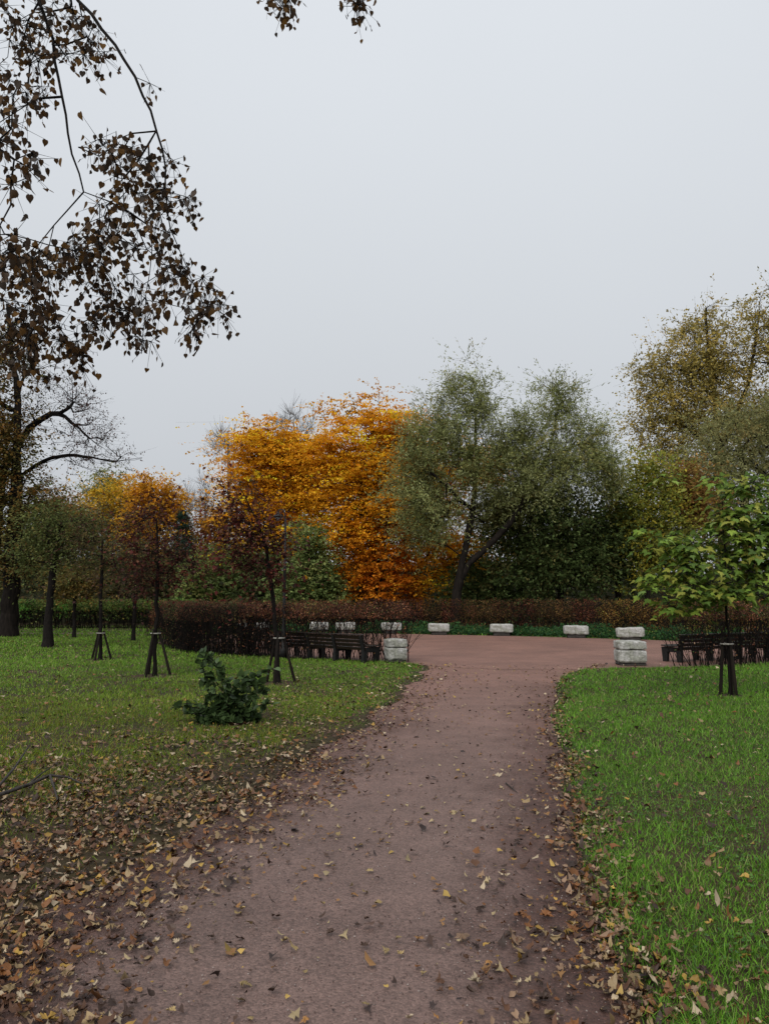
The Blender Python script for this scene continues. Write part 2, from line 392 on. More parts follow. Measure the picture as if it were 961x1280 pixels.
def closed_spline(c, k=12):
    n = len(c); out = []
    for i in range(n):
        p0, p1, p2, p3 = c[i - 1], c[i], c[(i + 1) % n], c[(i + 2) % n]
        for t in np.arange(k) / k:
            out.append(0.5 * (2 * p1 + (p2 - p0) * t + (2 * p0 - 5 * p1 + 4 * p2 - p3) * t * t + (3 * p1 - p0 - 3 * p2 + p3) * t ** 3))
    return np.array(out)
plaza_out = closed_spline(plaza_ctrl)
pc = np.array([2.6, 27.2])
rad = np.linalg.norm(plaza_out - pc, axis=1); pth = np.arctan2(plaza_out[:, 1] - pc[1], plaza_out[:, 0] - pc[0])
_o = np.argsort(pth); pth_s, rad_s = pth[_o], rad[_o]
pth_e = np.concatenate([pth_s - 2 * np.pi, pth_s, pth_s + 2 * np.pi]); rad_e = np.concatenate([rad_s] * 3)
def plaza_d(X, Y):
    """signed distance-like: positive inside the square"""
    return np.interp(np.arctan2(Y - pc[1], X - pc[0]), pth_e, rad_e) - np.hypot(X - pc[0], Y - pc[1])
def on_gravel(X, Y, m=0.0):
    return ((X > edge_l(Y) - m) & (X < edge_r(Y) + m) & (Y < PATH_END)) | (plaza_d(X, Y) > -m)

def sheet(name, xs, ys, zf):
    X, Y = np.meshgrid(xs, ys); V = np.stack([X, Y, zf(X, Y)], 2).reshape(-1, 3)
    nx, ny = len(xs), len(ys); i = (np.arange(ny - 1)[:, None] * nx + np.arange(nx - 1)).ravel()
    return mesh_np(name, V, np.stack([i, i + 1, i + nx + 1, i + nx], 1), None, True)
gx = np.concatenate([[-900, -300, -120, -60], np.arange(-36, 36.1, 1.5), [60, 120, 300, 900]])
gy = np.concatenate([[-600, -200, -60, -20], np.arange(-8, 60.1, 1.5), [80, 120, 300, 900]])
link('ground', sheet('ground', gx, gy, lambda X, Y: X * 0.0), M_GROUND, kind='structure')

ys = np.concatenate([np.arange(-3, 1.5, 0.3), np.arange(1.5, PATH_END + 0.05, 0.07)]); k = 21
tt = np.linspace(0, 1, k)
XL, XR = edge_l(ys), edge_r(ys); PX = XL[:, None] + (XR - XL)[:, None] * tt; PY = np.repeat(ys[:, None], k, 1)
w = np.minimum(PX - XL[:, None], XR[:, None] - PX)
fade = np.clip((17.5 - PY) / 3, 0, 1)
PZ = 0.004 + fade * (0.022 * np.clip(w / 0.7, 0, 1) * (2 - np.clip(w / 0.7, 0, 1)) / 1 + 0.010 * np.clip(w / 0.3, 0, 1) * (vnoise(PX, PY, 0.35, 4) - 0.5))
PZ = np.maximum(PZ, 0.004)
i = (np.arange(len(ys) - 1)[:, None] * k + np.arange(k - 1)).ravel()
Cc = np.stack([w, np.clip((PY - 5) / 12, 0, 1), 0 * w], 2).reshape(-1, 3)
link('path', mesh_np('path', np.stack([PX, PY, PZ], 2).reshape(-1, 3), np.stack([i, i + 1, i + k + 1, i + k], 1), Cc, True), M_PATH, kind='structure')
def path_z(X, Y):
    l, r = edge_l(Y), edge_r(Y); w = np.clip(np.minimum(X - l, r - X) / 0.7, 0, 1)
    inside = (X > l) & (X < r) & (Y < PATH_END)
    return np.where(inside, 0.006 + np.clip((17.5 - Y) / 3, 0, 1) * 0.022 * w * (2 - w), np.where(plaza_d(X, Y) > 0, 0.012, 0.0))

th = np.linspace(-np.pi, np.pi, 361)[:-1]; rr = np.interp(th, pth_e, rad_e) + 0.25 * (vnoise(th * 9, th * 0, 0.35, 2) - 0.5)
fr = np.array([0, 0.2, 0.4, 0.6, 0.75, 0.85, 0.92, 0.97, 1.0])
V = [np.array([[pc[0], pc[1], 0.012]])]; Cc = [np.array([[8.0, 0, 0]])]
for f in fr[1:]:
    V.append(np.stack([pc[0] + np.cos(th) * rr * f, pc[1] + np.sin(th) * rr * f, 0 * th + (0.012 if f < 0.99 else 0.008)], 1))
    Cc.append(np.stack([rr * (1 - f) + 1.5 * np.exp(-((np.arctan2(np.sin(th + 1.57), np.cos(th + 1.57))) / 0.25) ** 4), 0 * th, 0 * th], 1))
n = len(th); a = np.arange(n); b = (a + 1) % n
F3 = np.stack([0 * a, 1 + a, 1 + b], 1); F4 = [np.stack([1 + s * n + a, 1 + (s + 1) * n + a, 1 + (s + 1) * n + b, 1 + s * n + b], 1) for s in range(len(fr) - 2)]
link('square', mesh_np('square', np.concatenate(V), [F3, np.concatenate(F4)], np.concatenate(Cc), True), M_PLAZA, kind='structure')
sx = np.linspace(-40, -13.5, 30)
SV = np.concatenate([np.stack([sx, 36.6 + 0.15 * np.sin(sx) , 0 * sx + 0.006], 1), np.stack([sx, 38.0 + 0.1 * np.sin(sx * 2.1), 0 * sx + 0.006], 1)])
i = np.arange(29)
link('side_path', mesh_np('side_path', SV, np.stack([i, i + 1, i + 31, i + 30], 1), np.tile([[0.6, 0.4, 0]], (60, 1)), True), M_PATH, kind='structure')

# ------------------------------------------------------------------ leaf shapes
def fan(out, curl=0.0, cup=0.0, centre=(0.0, 0.0)):
    out = np.array(out, float); V = np.concatenate([[[*centre, 0]], np.c_[out, np.zeros(len(out))]])
    V[:, 2] = curl * V[:, 0] ** 2 + cup * (np.abs(V[:, 1])) ** 1.3
    n = len(out); a = np.arange(n)
    return V, np.stack([0 * a, 1 + a, 1 + (a + 1) % n], 1)
def maple(curl=0.25, cup=0.35):
    half = [(0.02, 0.0), (-0.10, 0.12), (-0.16, 0.30), (0.02, 0.30), (0.04, 0.40), (0.14, 0.56), (0.24, 0.38), (0.36, 0.42), (0.40, 0.30), (0.36, 0.16), (0.56, 0.20), (0.60, 0.12), (0.78, 0.10)]
    tip = [(0.98, 0.0)]
    return fan([(x, y) for x, y in half[1:]] + tip + [(x, -y) for x, y in half[:0:-1]] + [half[0]], curl, cup, (0.25, 0))
def heart(curl=0.2, cup=0.3):
    half = [(-0.05, 0.18), (0.06, 0.36), (0.30, 0.43), (0.55, 0.33), (0.78, 0.14)]
    return fan([(0.03, 0.0)] + half + [(1.0, 0.0)] + [(x, -y) for x, y in half[::-1]], curl, cup, (0.35, 0))
def oval(curl=0.3, cup=0.25):
    half = [(0.15, 0.16), (0.45, 0.26), (0.75, 0.17)]
    return fan([(0.0, 0.0)] + half + [(1.0, 0.0)] + [(x, -y) for x, y in half[::-1]], curl, cup, (0.45, 0))
def frames(d, nrm):
    d = unit(d); s = unit(np.cross(nrm, d)); n = np.cross(d, s)
    return np.stack([d, s, n], 2)
def stamp(tmpl, P, M, sc, C):
    V, F = tmpl
    W = np.einsum('nij,mj->nmi', M, V) * np.asarray(sc)[:, None, None] + P[:, None]
    W = W.reshape(-1, 3); m = len(V)
    return W, (np.arange(len(P))[:, None, None] * m + F[None]).reshape(-1, 3), np.repeat(C, m, 0)
def flat_frames(n, tilt=0.25):
    yaw = R.uniform(0, 2 * np.pi, n); d = np.stack([np.cos(yaw), np.sin(yaw), R.normal(0, tilt, n)], 1)
    return frames(d, np.array([0, 0, 1.0]) + R.normal(0, tilt, (n, 3)))
_leafmats = {}
def leaf_objects(name, tmpls, P, M, sc, parent, colors, rough=0.5, trans=0.3, label=None, cat=None, group=None, tag=''):
    """single leaves as objects of their own that share a few meshes"""
    key = tag or name
    if key not in _leafmats:
        mm = []
        for ci, c in enumerate(colors):
            m = leaf_mat('%s_colour' % key, trans, rough, 0.2, c)
            for t in tmpls:
                me = mesh_np(name, t[0], t[1]); me.materials.append(m); mm.append(me)
        _leafmats[key] = mm
    mm = _leafmats[key]; off = np.array(parent.location) if parent is not None else np.zeros(3)
    for i in range(len(P)):
        o = bpy.data.objects.new(name, mm[int(R.integers(len(mm)))])
        COL.objects.link(o)
        if parent is not None: o.parent = parent
        T = Matrix(M[i].tolist()).to_4x4() @ Matrix.Scale(float(sc[i]), 4); T.translation = Vector((P[i] - off).tolist())
        o.matrix_local = T
        if label: o['label'] = label
        if cat: o['category'] = cat
        if group: o['group'] = group

# ------------------------------------------------------------------ lawn
def scatter(y0, y1, dens, dfun, half=0.60, marg=1.0):
    w1 = half * y1 + marg; n = int(dens * (y1 - y0) * 2 * w1)
    Y = R.uniform(y0, y1, n); X = R.uniform(-w1, w1, n)
    k = np.abs(X) < half * Y + marg; X, Y = X[k], Y[k]
    k = R.random(len(X)) < dfun(X, Y)
    return X[k], Y[k]
def grass_density(X, Y):
    u = edge_l(Y) - X; v = X - edge_r(Y)
    c = vnoise(X, Y, 0.5, 0) * 0.6 + vnoise(X, Y, 0.17, 1) * 0.4
    d = np.zeros_like(X)
    near = np.clip((Y - 3.5) / 6.5, 0, 1)
    edge_need = 0.05 + 0.75 * (1 - near)                         # bare, leaf-covered earth beside the path on the left
    dl = np.clip((u - edge_need * (0.3 + 1.1 * vnoise(X, Y, 0.9, 2))) / (0.35 + 1.5 * (1 - near)), 0.0, 1) * (0.5 + 0.5 * near) + 0.10 * (u > 0.25) * (c > 0.55)
    dl = np.clip(dl * np.clip(0.35 + 1.6 * (c - 0.3), 0.12, 1.2), 0, 1)
    dr = np.clip((v + 0.03) / 0.22, 0, 1) * np.clip(0.55 + 1.2 * (c - 0.25), 0.5, 1)
    inp = Y < PATH_END - 0.3
    d = np.where(inp & (u > 0), dl, np.where(inp & (v > -0.05), dr, np.where(inp, 0, 0.8)))
    pd = plaza_d(X, Y)
    d = np.where(pd > -0.02, 0, d)
    for qx, qy, qr in SOILS: d = np.where(np.hypot(X - qx, (Y - qy) * 1.15) < qr, d * 0.12, d)
    d = np.where(Y > 40, d * 0.4, d)
    return d
SOILS = [(*g(125, 825)[:2], 0.42), (*g(193, 845)[:2], 0.46), (*g(348, 854)[:2], 0.44), (*g(911, 870)[:2], 0.24), (*g(285, 903)[:2], 0.45)]
def blades(X, Y, h, w, pal, segs, z=0.0):
    n = len(X); P = np.stack([X, Y, np.full(n, z)], 1)
    yaw = R.uniform(0, 2 * np.pi, n); s = np.stack([np.cos(yaw), np.sin(yaw), 0 * yaw], 1)
    lean = R.normal(0, 0.55, (n, 3)); lean[:, 2] = 1; lean = unit(lean)
    bend = unit(lean + np.c_[R.normal(0, 0.75, (n, 2)), R.normal(-0.25, 0.2, n)])
    h = h * np.clip(R.lognormal(-0.1, 0.38, n), 0.3, 2.2)[:, None] * (0.65 + 0.7 * vnoise(X, Y, 0.3, 5))[:, None]; w = np.broadcast_to(w, n)[:, None] * R.uniform(0.7, 1.3, n)[:, None]
    c = np.clip(pal * (1 + R.normal(0, 0.2, (n, 1))), 0.004, 0.6)
    if segs == 1:
        V = np.stack([P - s * w / 2, P + s * w / 2, P + lean * h * 0.6 + bend * h * 0.4], 1).reshape(-1, 3)
        return V, (np.arange(n)[:, None] * 3 + np.arange(3)), np.repeat(c, 3, 0)
    m = P + lean * h * 0.55
    V = np.stack([P - s * w / 2, P + s * w / 2, m - s * w * 0.42, m + s * w * 0.42, m + bend * h * 0.5], 1).reshape(-1, 3)
    b = np.arange(n)[:, None] * 5
    return V, np.concatenate([b + [0, 1, 3], b + [0, 3, 2], b + [2, 3, 4]]), np.repeat(c, 5, 0)
def grass_col(X, Y):
    n = len(X); left = np.clip((edge_l(np.minimum(Y, PATH_END)) - X) / 0.4, 0, 1) * (X < 2)
    gcol = palette([(0.092, 0.215, 0.016, 3), (0.130, 0.275, 0.026, 3), (0.052, 0.135, 0.014, 2.2), (0.20, 0.26, 0.06, 0.8), (0.24, 0.21, 0.10, 0.35)], n)
    lcol = palette([(0.145, 0.210, 0.016, 3.4), (0.195, 0.205, 0.024, 2.2), (0.085, 0.160, 0.014, 2.4), (0.27, 0.19, 0.05, 0.9), (0.20, 0.16, 0.08, 0.5)], n)
    far = np.clip((Y - 9) / 9, 0, 1)[:, None]                 # the far lawn has been mown and raked
    lcol = lcol * (1 - 0.75 * far) + gcol * 0.8 * far
    q = (0.85 + 0.35 * vnoise(X, Y, 1.7, 3))[:, None]
    return (gcol * (1 - left[:, None]) + lcol * left[:, None]) * q
gb = Bag()
for y0, y1, dens, h, w, sg in ((1.6, 3.2, 8500, 0.050, 0.0038, 3), (3.2, 5.0, 5600, 0.050, 0.0044, 3), (5.0, 8.0, 3400, 0.050, 0.006, 1), (8, 13, 2000, 0.055, 0.009, 1), (13, 21, 850, 0.06, 0.015, 1), (21, 34, 260, 0.065, 0.03, 1), (34, 48, 70, 0.08, 0.06, 1)):
    X, Y = scatter(y0, y1, dens, grass_density)
    gb.add(*blades(X, Y, h, w, grass_col(X, Y), sg))
X, Y = scatter(1.6, 9, 420, lambda X, Y: (X > edge_r(Y) + 0.1) * np.clip((vnoise(X, Y, 0.45, 3) - 0.48) * 6, 0.03, 1) * np.clip((11 - Y) / 6, 0.3, 1))
n = len(X); cz = R.uniform(0.015, 0.045, n)                       # clover and other low weeds in the turf
gb.add(*leaf_geo(np.stack([X, Y, cz], 1), np.c_[R.normal(size=(n, 2)), R.normal(0, 0.15, n)], np.array([0, 0, 1.0]) + R.normal(0, 0.25, (n, 3)), R.uniform(0.014, 0.03, n), R.uniform(0.014, 0.026, n), palette([(0.06, 0.14, 0.022, 3), (0.09, 0.18, 0.03, 2), (0.04, 0.10, 0.02, 2)], n)))
link('grass', gb.mesh('grass'), M_GRASS, None, 'short autumn lawn grass on both sides of the path', 'grass', None, 'stuff')

# ------------------------------------------------------------------ fallen leaves
LIT = [(0.20, 0.14, 0.070, 2.6), (0.24, 0.145, 0.032, 1.1), (0.14, 0.058, 0.020, 3.0), (0.075, 0.036, 0.020, 4.4), (0.032, 0.019, 0.014, 3.8), (0.19, 0.12, 0.075, 2.4), (0.34, 0.27, 0.18, 1.1)]
PATHLIT = [(0.26, 0.20, 0.11, 2), (0.30, 0.20, 0.055, 1.0), (0.17, 0.09, 0.035, 1.6), (0.06, 0.035, 0.026, 2.6), (0.03, 0.02, 0.018, 1.6)]
def litter_density(X, Y):
    u = edge_l(np.minimum(Y, PATH_END)) - X; v = X - edge_r(np.minimum(Y, PATH_END))
    cl = 0.35 + 1.3 * vnoise(X, Y, 0.6, 4) * vnoise(X, Y, 0.23, 5) * 2
    near = np.clip((9.5 - Y) / 5.0, 0, 1)
    dl = np.clip((u + 0.95) / 1.0, 0, 1) * (0.26 + 0.74 * near) * np.clip(1.25 - u / (4.0 + 2 * near), 0.30, 1)
    dr = 0.95 * np.exp(-((v - 0.06) / 0.20) ** 2) * (0.55 + 0.45 * np.clip((7 - Y) / 4, 0, 1)) + (v > 0) * (0.030 + 0.30 * np.clip((4.4 - Y) / 2.0, 0, 1) * vnoise(X, Y, 0.7, 1))
    dr = np.maximum(dr, 0.22 * np.exp(-((v + 0.35) / 0.3) ** 2) * np.clip((7 - Y) / 4, 0.1, 1))
    d = np.where(v > -0.9, np.maximum(dr, 0), 0); d = np.where(u > -0.95, np.maximum(d, dl), d)
    d = np.where(Y > PATH_END, 0.12 * (plaza_d(X, Y) < -0.1), d)
    return np.clip(d * np.clip(cl, 0.1, 1.6), 0, 1)
def path_density(X, Y):
    return ((X > edge_l(Y)) & (X < edge_r(Y))) * np.clip(0.25 + 1.2 * vnoise(X, Y, 0.5, 2) * vnoise(X, Y, 1.9, 3), 0, 1)
def crumple(t, a=0.05, b=0.09):
    V = t[0].copy(); V[1:, :2] += R.normal(0, a, (len(V) - 1, 2)); V[:, 2] += R.normal(0, b, len(V)); V[:, 0] -= 0.4; return V, t[1]
T_NEAR = [crumple(t) for t in (maple(0.3, 0.4), maple(-0.3, 0.2), maple(0.1, 0.5), heart(0.7, 0.5), heart(0.3, -0.4), heart(-0.4, 0.5), heart(0.2, 0.7), oval(0.8, 0.5), oval(-0.4, 0.4), oval(0.3, 0.9), heart(0.9, 0.1), maple(0.6, -0.3))]
def low(curl, cup, w):
    return crumple(fan([(0, 0), (0.25, w), (0.7, w * 0.8), (1, 0.03), (0.72, -w * 0.7), (0.25, -w)], curl, cup, (0.45, 0)), 0.07, 0.08)
def star(curl, cup):
    return crumple(fan([(0, 0), (-0.1, 0.28), (0.2, 0.2), (0.25, 0.5), (0.5, 0.16), (0.95, 0), (0.5, -0.18), (0.22, -0.5), (0.2, -0.2), (-0.1, -0.28)], curl, cup, (0.25, 0)), 0.04, 0.08)
T_MID = [low(0.5, 0.5, 0.36), low(-0.3, 0.4, 0.42), low(0.7, -0.3, 0.28), star(0.4, 0.3), star(-0.3, 0.5), low(0.2, 0.8, 0.45)]
def tiny(curl, w): return crumple(fan([(0, 0), (0.4, w), (1, 0), (0.4, -w)], curl, 0.4, (0.45, 0)), 0.05, 0.08)
T_FAR = [tiny(0.4, 0.36), tiny(-0.3, 0.44), tiny(0.6, 0.3)]
lb = Bag()
def add_litter(X, Y, size, tm, pal, tilt, zl):
    if not len(X): return
    idx = R.integers(len(tm), size=len(X)); C = palette(pal, len(X)) * (1 + R.normal(0, 0.18, (len(X), 1)))
    sc = size * np.clip(R.lognormal(-0.12, 0.46, len(X)), 0.35, 2.1); Z = path_z(X, Y) + 0.008 + R.random(len(X)) * zl
    for q in range(len(tm)):
        k = idx == q
        if k.any():
            V, F, CC = stamp(tm[q], np.stack([X[k], Y[k], Z[k]], 1), flat_frames(int(k.sum()), tilt), sc[k], np.clip(C[k], 0.01, 0.7))
            V[:, 2] = np.maximum(V[:, 2], 0.0045); lb.add(V, F, CC)
for y0, y1, dens, size, tm in ((1.5, 4.2, 1650, 0.030, T_NEAR), (4.2, 8, 1600, 0.033, T_MID), (8, 13, 800, 0.040, T_FAR), (13, 20, 300, 0.045, T_FAR), (20, 36, 40, 0.075, T_FAR)):
    X, Y = scatter(y0, y1, dens, litter_density)
    on = (X > edge_r(np.minimum(Y, PATH_END)) + 0.25)
    add_litter(X[~on], Y[~on], size, tm, LIT, 0.20, 0.016); add_litter(X[on], Y[on], size, tm, LIT, 0.36, 0.040)
for y0, y1, dens, size, tm in ((1.5, 6, 130, 0.028, T_MID), (6, 12, 95, 0.030, T_FAR), (12, 19, 44, 0.034, T_FAR)):
    X, Y = scatter(y0, y1, dens, path_density)
    k = (Y > 4.6) | (R.random(len(X)) < 0.75); add_litter(X[k], Y[k], size, tm, PATHLIT, 0.2, 0.004)
link('leaf_litter', lb.mesh('leaf_litter'), M_DRY, None, 'brown and yellow fallen leaves strewn over grass and path edges', 'leaf litter', None, 'stuff')

def single_leaves(sel, n, surf, tones, y0, y1, smin, smax, dens, tilt, zl, tm):
    for tone, (c, share) in tones.items():
        X, Y = scatter(y0, y1, dens, sel, 0.5, 0.15)
        k = R.permutation(len(X))[:int(n * share)]; X, Y = X[k], Y[k]
        P = np.stack([X, Y, path_z(X, Y) + 0.012 + R.random(len(X)) * zl], 1)
        leaf_objects('fallen_leaf', tm, P, flat_frames(len(X), tilt), R.uniform(smin, smax, len(X)), None, [c], 0.45, 0.08,
                     '%s fallen leaf lying on %s' % (tone, surf), 'leaf', '%s leaves on %s' % (tone, surf), tone + surf)
_pd = lambda X, Y: ((X > edge_l(Y) + 0.3) & (X < edge_r(Y) - 0.3)) * np.clip((6.3 - Y) / 3.2, 0.05, 1)
single_leaves(_pd, 110, 'the bare gravel path', {'pale yellow': ((0.25, 0.18, 0.08), 0.35), 'orange brown': ((0.24, 0.12, 0.04), 0.2), 'dark brown': ((0.06, 0.036, 0.026), 0.45)}, 2.2, 6.0, 0.025, 0.05, 40, 0.16, 0.003, T_NEAR)
_ld = lambda X, Y: (X < edge_l(Y) + 0.2) * np.clip(1.3 - (edge_l(Y) - X) / 2.0, 0, 1)
single_leaves(_ld, 110, 'the leaf-covered earth beside the lawn', {'pale tan': ((0.23, 0.165, 0.09), 0.45), 'golden yellow': ((0.34, 0.21, 0.045), 0.25), 'rusty orange': ((0.22, 0.10, 0.035), 0.3)}, 2.3, 5.5, 0.028, 0.050, 60, 0.25, 0.016, T_NEAR)
_rd = lambda X, Y: (X > edge_r(Y) - 0.15) * np.exp(-np.maximum(X - edge_r(Y) - 0.2, 0) / 0.8)
single_leaves(_rd, 80, 'the bright green grass verge', {'pale tan': ((0.23, 0.165, 0.09), 0.4), 'golden yellow': ((0.34, 0.22, 0.05), 0.25), 'brown': ((0.17, 0.09, 0.045), 0.35)}, 2.3, 5.0, 0.030, 0.054, 60, 0.35, 0.03, T_NEAR)

# grit on the path
X, Y = scatter(1.5, 4.5, 1500, lambda X, Y: (X > edge_l(Y) + 0.05) & (X < edge_r(Y) - 0.02)); X2, Y2 = scatter(4.5, 9, 330, lambda X, Y: (X > edge_l(Y) + 0.05) & (X < edge_r(Y) - 0.02))
X, Y = np.r_[X, X2], np.r_[Y, Y2]; n = len(X)
wE = np.minimum(X - edge_l(Y), edge_r(Y) - X); kk = R.random(n) < np.where(wE < 0.7, 1.0, 0.35); X, Y = X[kk], Y[kk]; n = len(X)
tet = (np.array([[1, 0, -0.3], [-0.5, 0.87, -0.3], [-0.5, -0.87, -0.3], [0.1, 0.05, 0.6]]), np.array([[0, 1, 3], [1, 2, 3], [2, 0, 3]]))
V, F, CC = stamp(tet, np.stack([X, Y, path_z(X, Y) + 0.001], 1), flat_frames(n, 0.3), R.uniform(0.0012, 0.0042, n) * (1 + 0.12 * Y), palette([(0.16, 0.10, 0.09, 3), (0.07, 0.045, 0.04, 3), (0.26, 0.22, 0.2, 1)], n))
link('path_grit', mesh_np('path_grit', V, F, CC), M_DRY, None, 'small loose grit on the path surface', 'grit', None, 'stuff')

def stick(name, pts, r0, r1, label, m=M_STICK, extra=()):
    bag = Bag()
    for pl, a, b in [(pts, r0, r1)] + list(extra):
        pl = np.array(pl, float); t = np.linspace(0, 1, len(pl)); r = a + (b - a) * t
        D = unit(np.gradient(pl, axis=0)); bag.add(*prisms(pl[:-1], pl[1:], r[:-1], r[1:], D[:-1], D[1:], 6))
    return link(name, bag.mesh(name, True), m, None, label, name.replace('_', ' ').split()[-1])
def gz(px, py, z): p = g(px, py); p[2] = z; return p
stick('fallen_branch', [gz(-60, 1030, 0.05), gz(0, 1003, 0.06), gz(35, 992, 0.07), gz(62, 984, 0.10), gz(85, 982, 0.07), gz(105, 985, 0.03)], 0.02, 0.006, 'dark forked dead branch lying among fallen leaves at lawn edge',
      extra=[([gz(62, 984, 0.10), gz(70, 1000, 0.05), gz(74, 1010, 0.02)], 0.012, 0.004), ([gz(35, 992, 0.07), gz(50, 986, 0.12), gz(66, 976, 0.13)], 0.01, 0.004)])
stick('fallen_branch', [gz(-40, 1012, 0.04), gz(0, 990, 0.06), gz(18, 974, 0.10), gz(30, 960, 0.14), gz(36, 952, 0.16)], 0.016, 0.005, 'thin dark dead stick poking up from leaves beside forked branch')
stick('fallen_twig', [gz(632, 984, 0.035), gz(640, 991, 0.036), gz(646, 996, 0.036)], 0.006, 0.003, 'short dark bent twig lying alone on the path', extra=[([gz(640, 991, 0.036), gz(643, 989, 0.05)], 0.004, 0.002)])

# ------------------------------------------------------------------ granite blocks, benches, lamp
def rough_block(name, size, cuts, amp, seed):
    sx_, sy_, sz_ = size; V, F = [], []
    import bmesh
    bm = bmesh.new(); bmesh.ops.create_cube(bm, size=1.0)
    bmesh.ops.subdivide_edges(bm, edges=bm.edges[:], cuts=cuts, use_grid_fill=True)
    rg = np.random.default_rng(seed); ph = rg.uniform(0, 50, 3)
    for v in bm.verts:
        c = np.array(v.co); r = np.abs(c) > 0.499
        if r.sum() >= 2: c = c * (1 - 0.03 * r.sum())
        q = c * size
        nn = np.array([vnoise(q[1] + ph[0], q[2] + q[0], 0.16, 0), vnoise(q[0] + ph[1], q[2] + q[1], 0.16, 1), vnoise(q[0] + ph[2], q[1] + q[2], 0.16, 2)]) - 0.5
        v.co = q + nn * amp + rg.normal(0, amp * 0.12, 3)
    me = bpy.data.meshes.new(name); bm.to_mesh(me); bm.free(); return me
def granite(P, width, yaw, kind, label, i):
    grp = 'granite slabs along the far hedge' if kind == 'far' else 'granite end blocks of the square'
    e = empty('granite_block', (P[0], P[1], 0.0), label, 'stone block', grp); e.rotation_euler = (0, 0, yaw)
    if kind == 'far':
        link('footing', rough_block('footing', (width * 0.74, 0.42, 0.17), 2, 0.02, i), M_STONEBASE, e, loc=(0, 0, 0.085))
        o = link('slab', rough_block('slab', (width, 0.55, 0.36), 6, 0.026, i + 40), M_GRANITE, e, loc=(0, 0, 0.345))
        o.rotation_euler = (0, R.normal(0, 0.025), 0)
    else:
        link('footing', rough_block('footing', (width * 0.95, 0.6, 0.08), 2, 0.02, i), M_STONEBASE, e, loc=(0, 0, 0.04))
        link('block', rough_block('block', (width, 0.66, 0.31), 6, 0.024, i + 3), M_GRANITE, e, loc=(0, 0, 0.235))
        link('slab', rough_block('slab', (width * 1.0, 0.68, 0.20), 6, 0.022, i + 7), M_GRANITE, e, loc=(0, 0, 0.495))
far_slabs = [(302, 36.2, 0.62, 'granite slab behind the short turned bench'), (328, 37.2, 0.6, 'granite slab seen past the end of the turned bench'), (399, 37.6, 0.9, 'granite slab behind the middle of the long bench'), (432, 37.4, 0.95, 'granite slab behind the end of the long bench'),
             (489, 36.9, 0.95, 'granite slab behind the granite block at the hedge end'), (548.5, 35.4, 0.95, 'whole granite slab on ivy nearest the leaning willow trunk'), (626.5, 34.6, 1.0, 'whole granite slab in the middle of the red hedge front'), (719.5, 32.6, 1.0, 'tilted granite slab before the yellow end of the red hedge'),
             (787, 30.2, 1.02, 'granite slab just behind the granite block by the sapling'), (948, 30.5, 1.05, 'granite slab behind the bench beyond the green sapling')]
for i, (px, Yd, wd, lab) in enumerate(far_slabs):
    q = at(px, 790, Yd); granite((q[0], q[1]), wd, (0.10, -0.12, 0.05, 0.0, 0.08, 0.02, -0.04, -0.12, -0.2, -0.4)[i], 'far', lab, 10 + i)
q = at(494, 826, 20.1); granite((q[0], q[1]), 0.50, 0.2, 'near', 'stacked granite block at the end of the hedge behind the long bench', 70)
q = at(787.5, 829, 19.2); granite((q[0], q[1]), 0.68, -0.05, 'near', 'stacked granite block at the lawn corner beside the sapling hedge', 80)

def box(sx_, sy_, sz_, bev=0.008):
    import bmesh
    bm = bmesh.new(); bmesh.ops.create_cube(bm, size=1.0)
    for v in bm.verts: v.co = (v.co.x * sx_, v.co.y * sy_, v.co.z * sz_)
    bmesh.ops.bevel(bm, geom=bm.edges[:], offset=bev, segments=1, affect='EDGES')
    me = bpy.data.meshes.new('board'); bm.to_mesh(me); bm.free(); return me
def prism_yz(outline, wx):
    o = np.array(outline, float); n = len(o)
    V = np.concatenate([np.c_[np.full(n, -wx / 2), o], np.c_[np.full(n, wx / 2), o]])
    import bmesh
    bm = bmesh.new(); vs_ = [bm.verts.new(v) for v in V]
    bm.faces.new(vs_[:n][::-1]); bm.faces.new(vs_[n:])
    for i in range(n): bm.faces.new((vs_[i], vs_[(i + 1) % n], vs_[n + (i + 1) % n], vs_[n + i]))
    bmesh.ops.recalc_face_normals(bm, faces=bm.faces[:]); bmesh.ops.bevel(bm, geom=bm.edges[:], offset=0.008, segments=1, affect='EDGES')
    me = bpy.data.meshes.new('end_frame'); bm.to_mesh(me); bm.free(); return me
def bench(P0, P1, label, nleg):
    """P0 right end, P1 left end of the back at the ground; the seat points to the square (local +y)"""
    P0, P1 = np.array(P0), np.array(P1); L = float(np.linalg.norm(P0 - P1)); mid = (P0 + P1) / 2
    yaw = math.atan2(P0[1] - P1[1], P0[0] - P1[0])
    e = empty('park_bench', (mid[0], mid[1], 0), label, 'bench', 'long dark park benches round the square'); e.rotation_euler = (0, 0, yaw)
    seat = box(L, 0.082, 0.035); back = box(L, 0.03, 0.088); top = box(L + 0.02, 0.075, 0.03)
    for k in range(5): link('seat_slat', seat, M_BENCH, e, loc=(0, 0.16 + 0.098 * k, 0.415 + 0.012 * (k in (0, 4))))
    for k in range(4):
        o = link('back_slat', back, M_BENCH, e, loc=(0, 0.075 - 0.032 * k, 0.36 + 0.095 * k)); o.rotation_euler = (0.32, 0, 0)
    link('top_rail', top, M_BENCH, e, loc=(0, -0.045, 0.712))
    outl = [(0.02, 0.0), (0.16, 0.0), (0.18, 0.26), (0.46, 0.26), (0.48, 0.0), (0.62, 0.0), (0.66, 0.385), (0.10, 0.385), (0.0, 0.69), (-0.075, 0.69), (0.02, 0.33)]
    fr_ = prism_yz(outl, 0.09)
    for x in np.linspace(-L / 2 + 0.12, L / 2 - 0.08, nleg): link('end_frame', fr_, M_IRON, e, loc=(float(x), 0, 0))
    return e
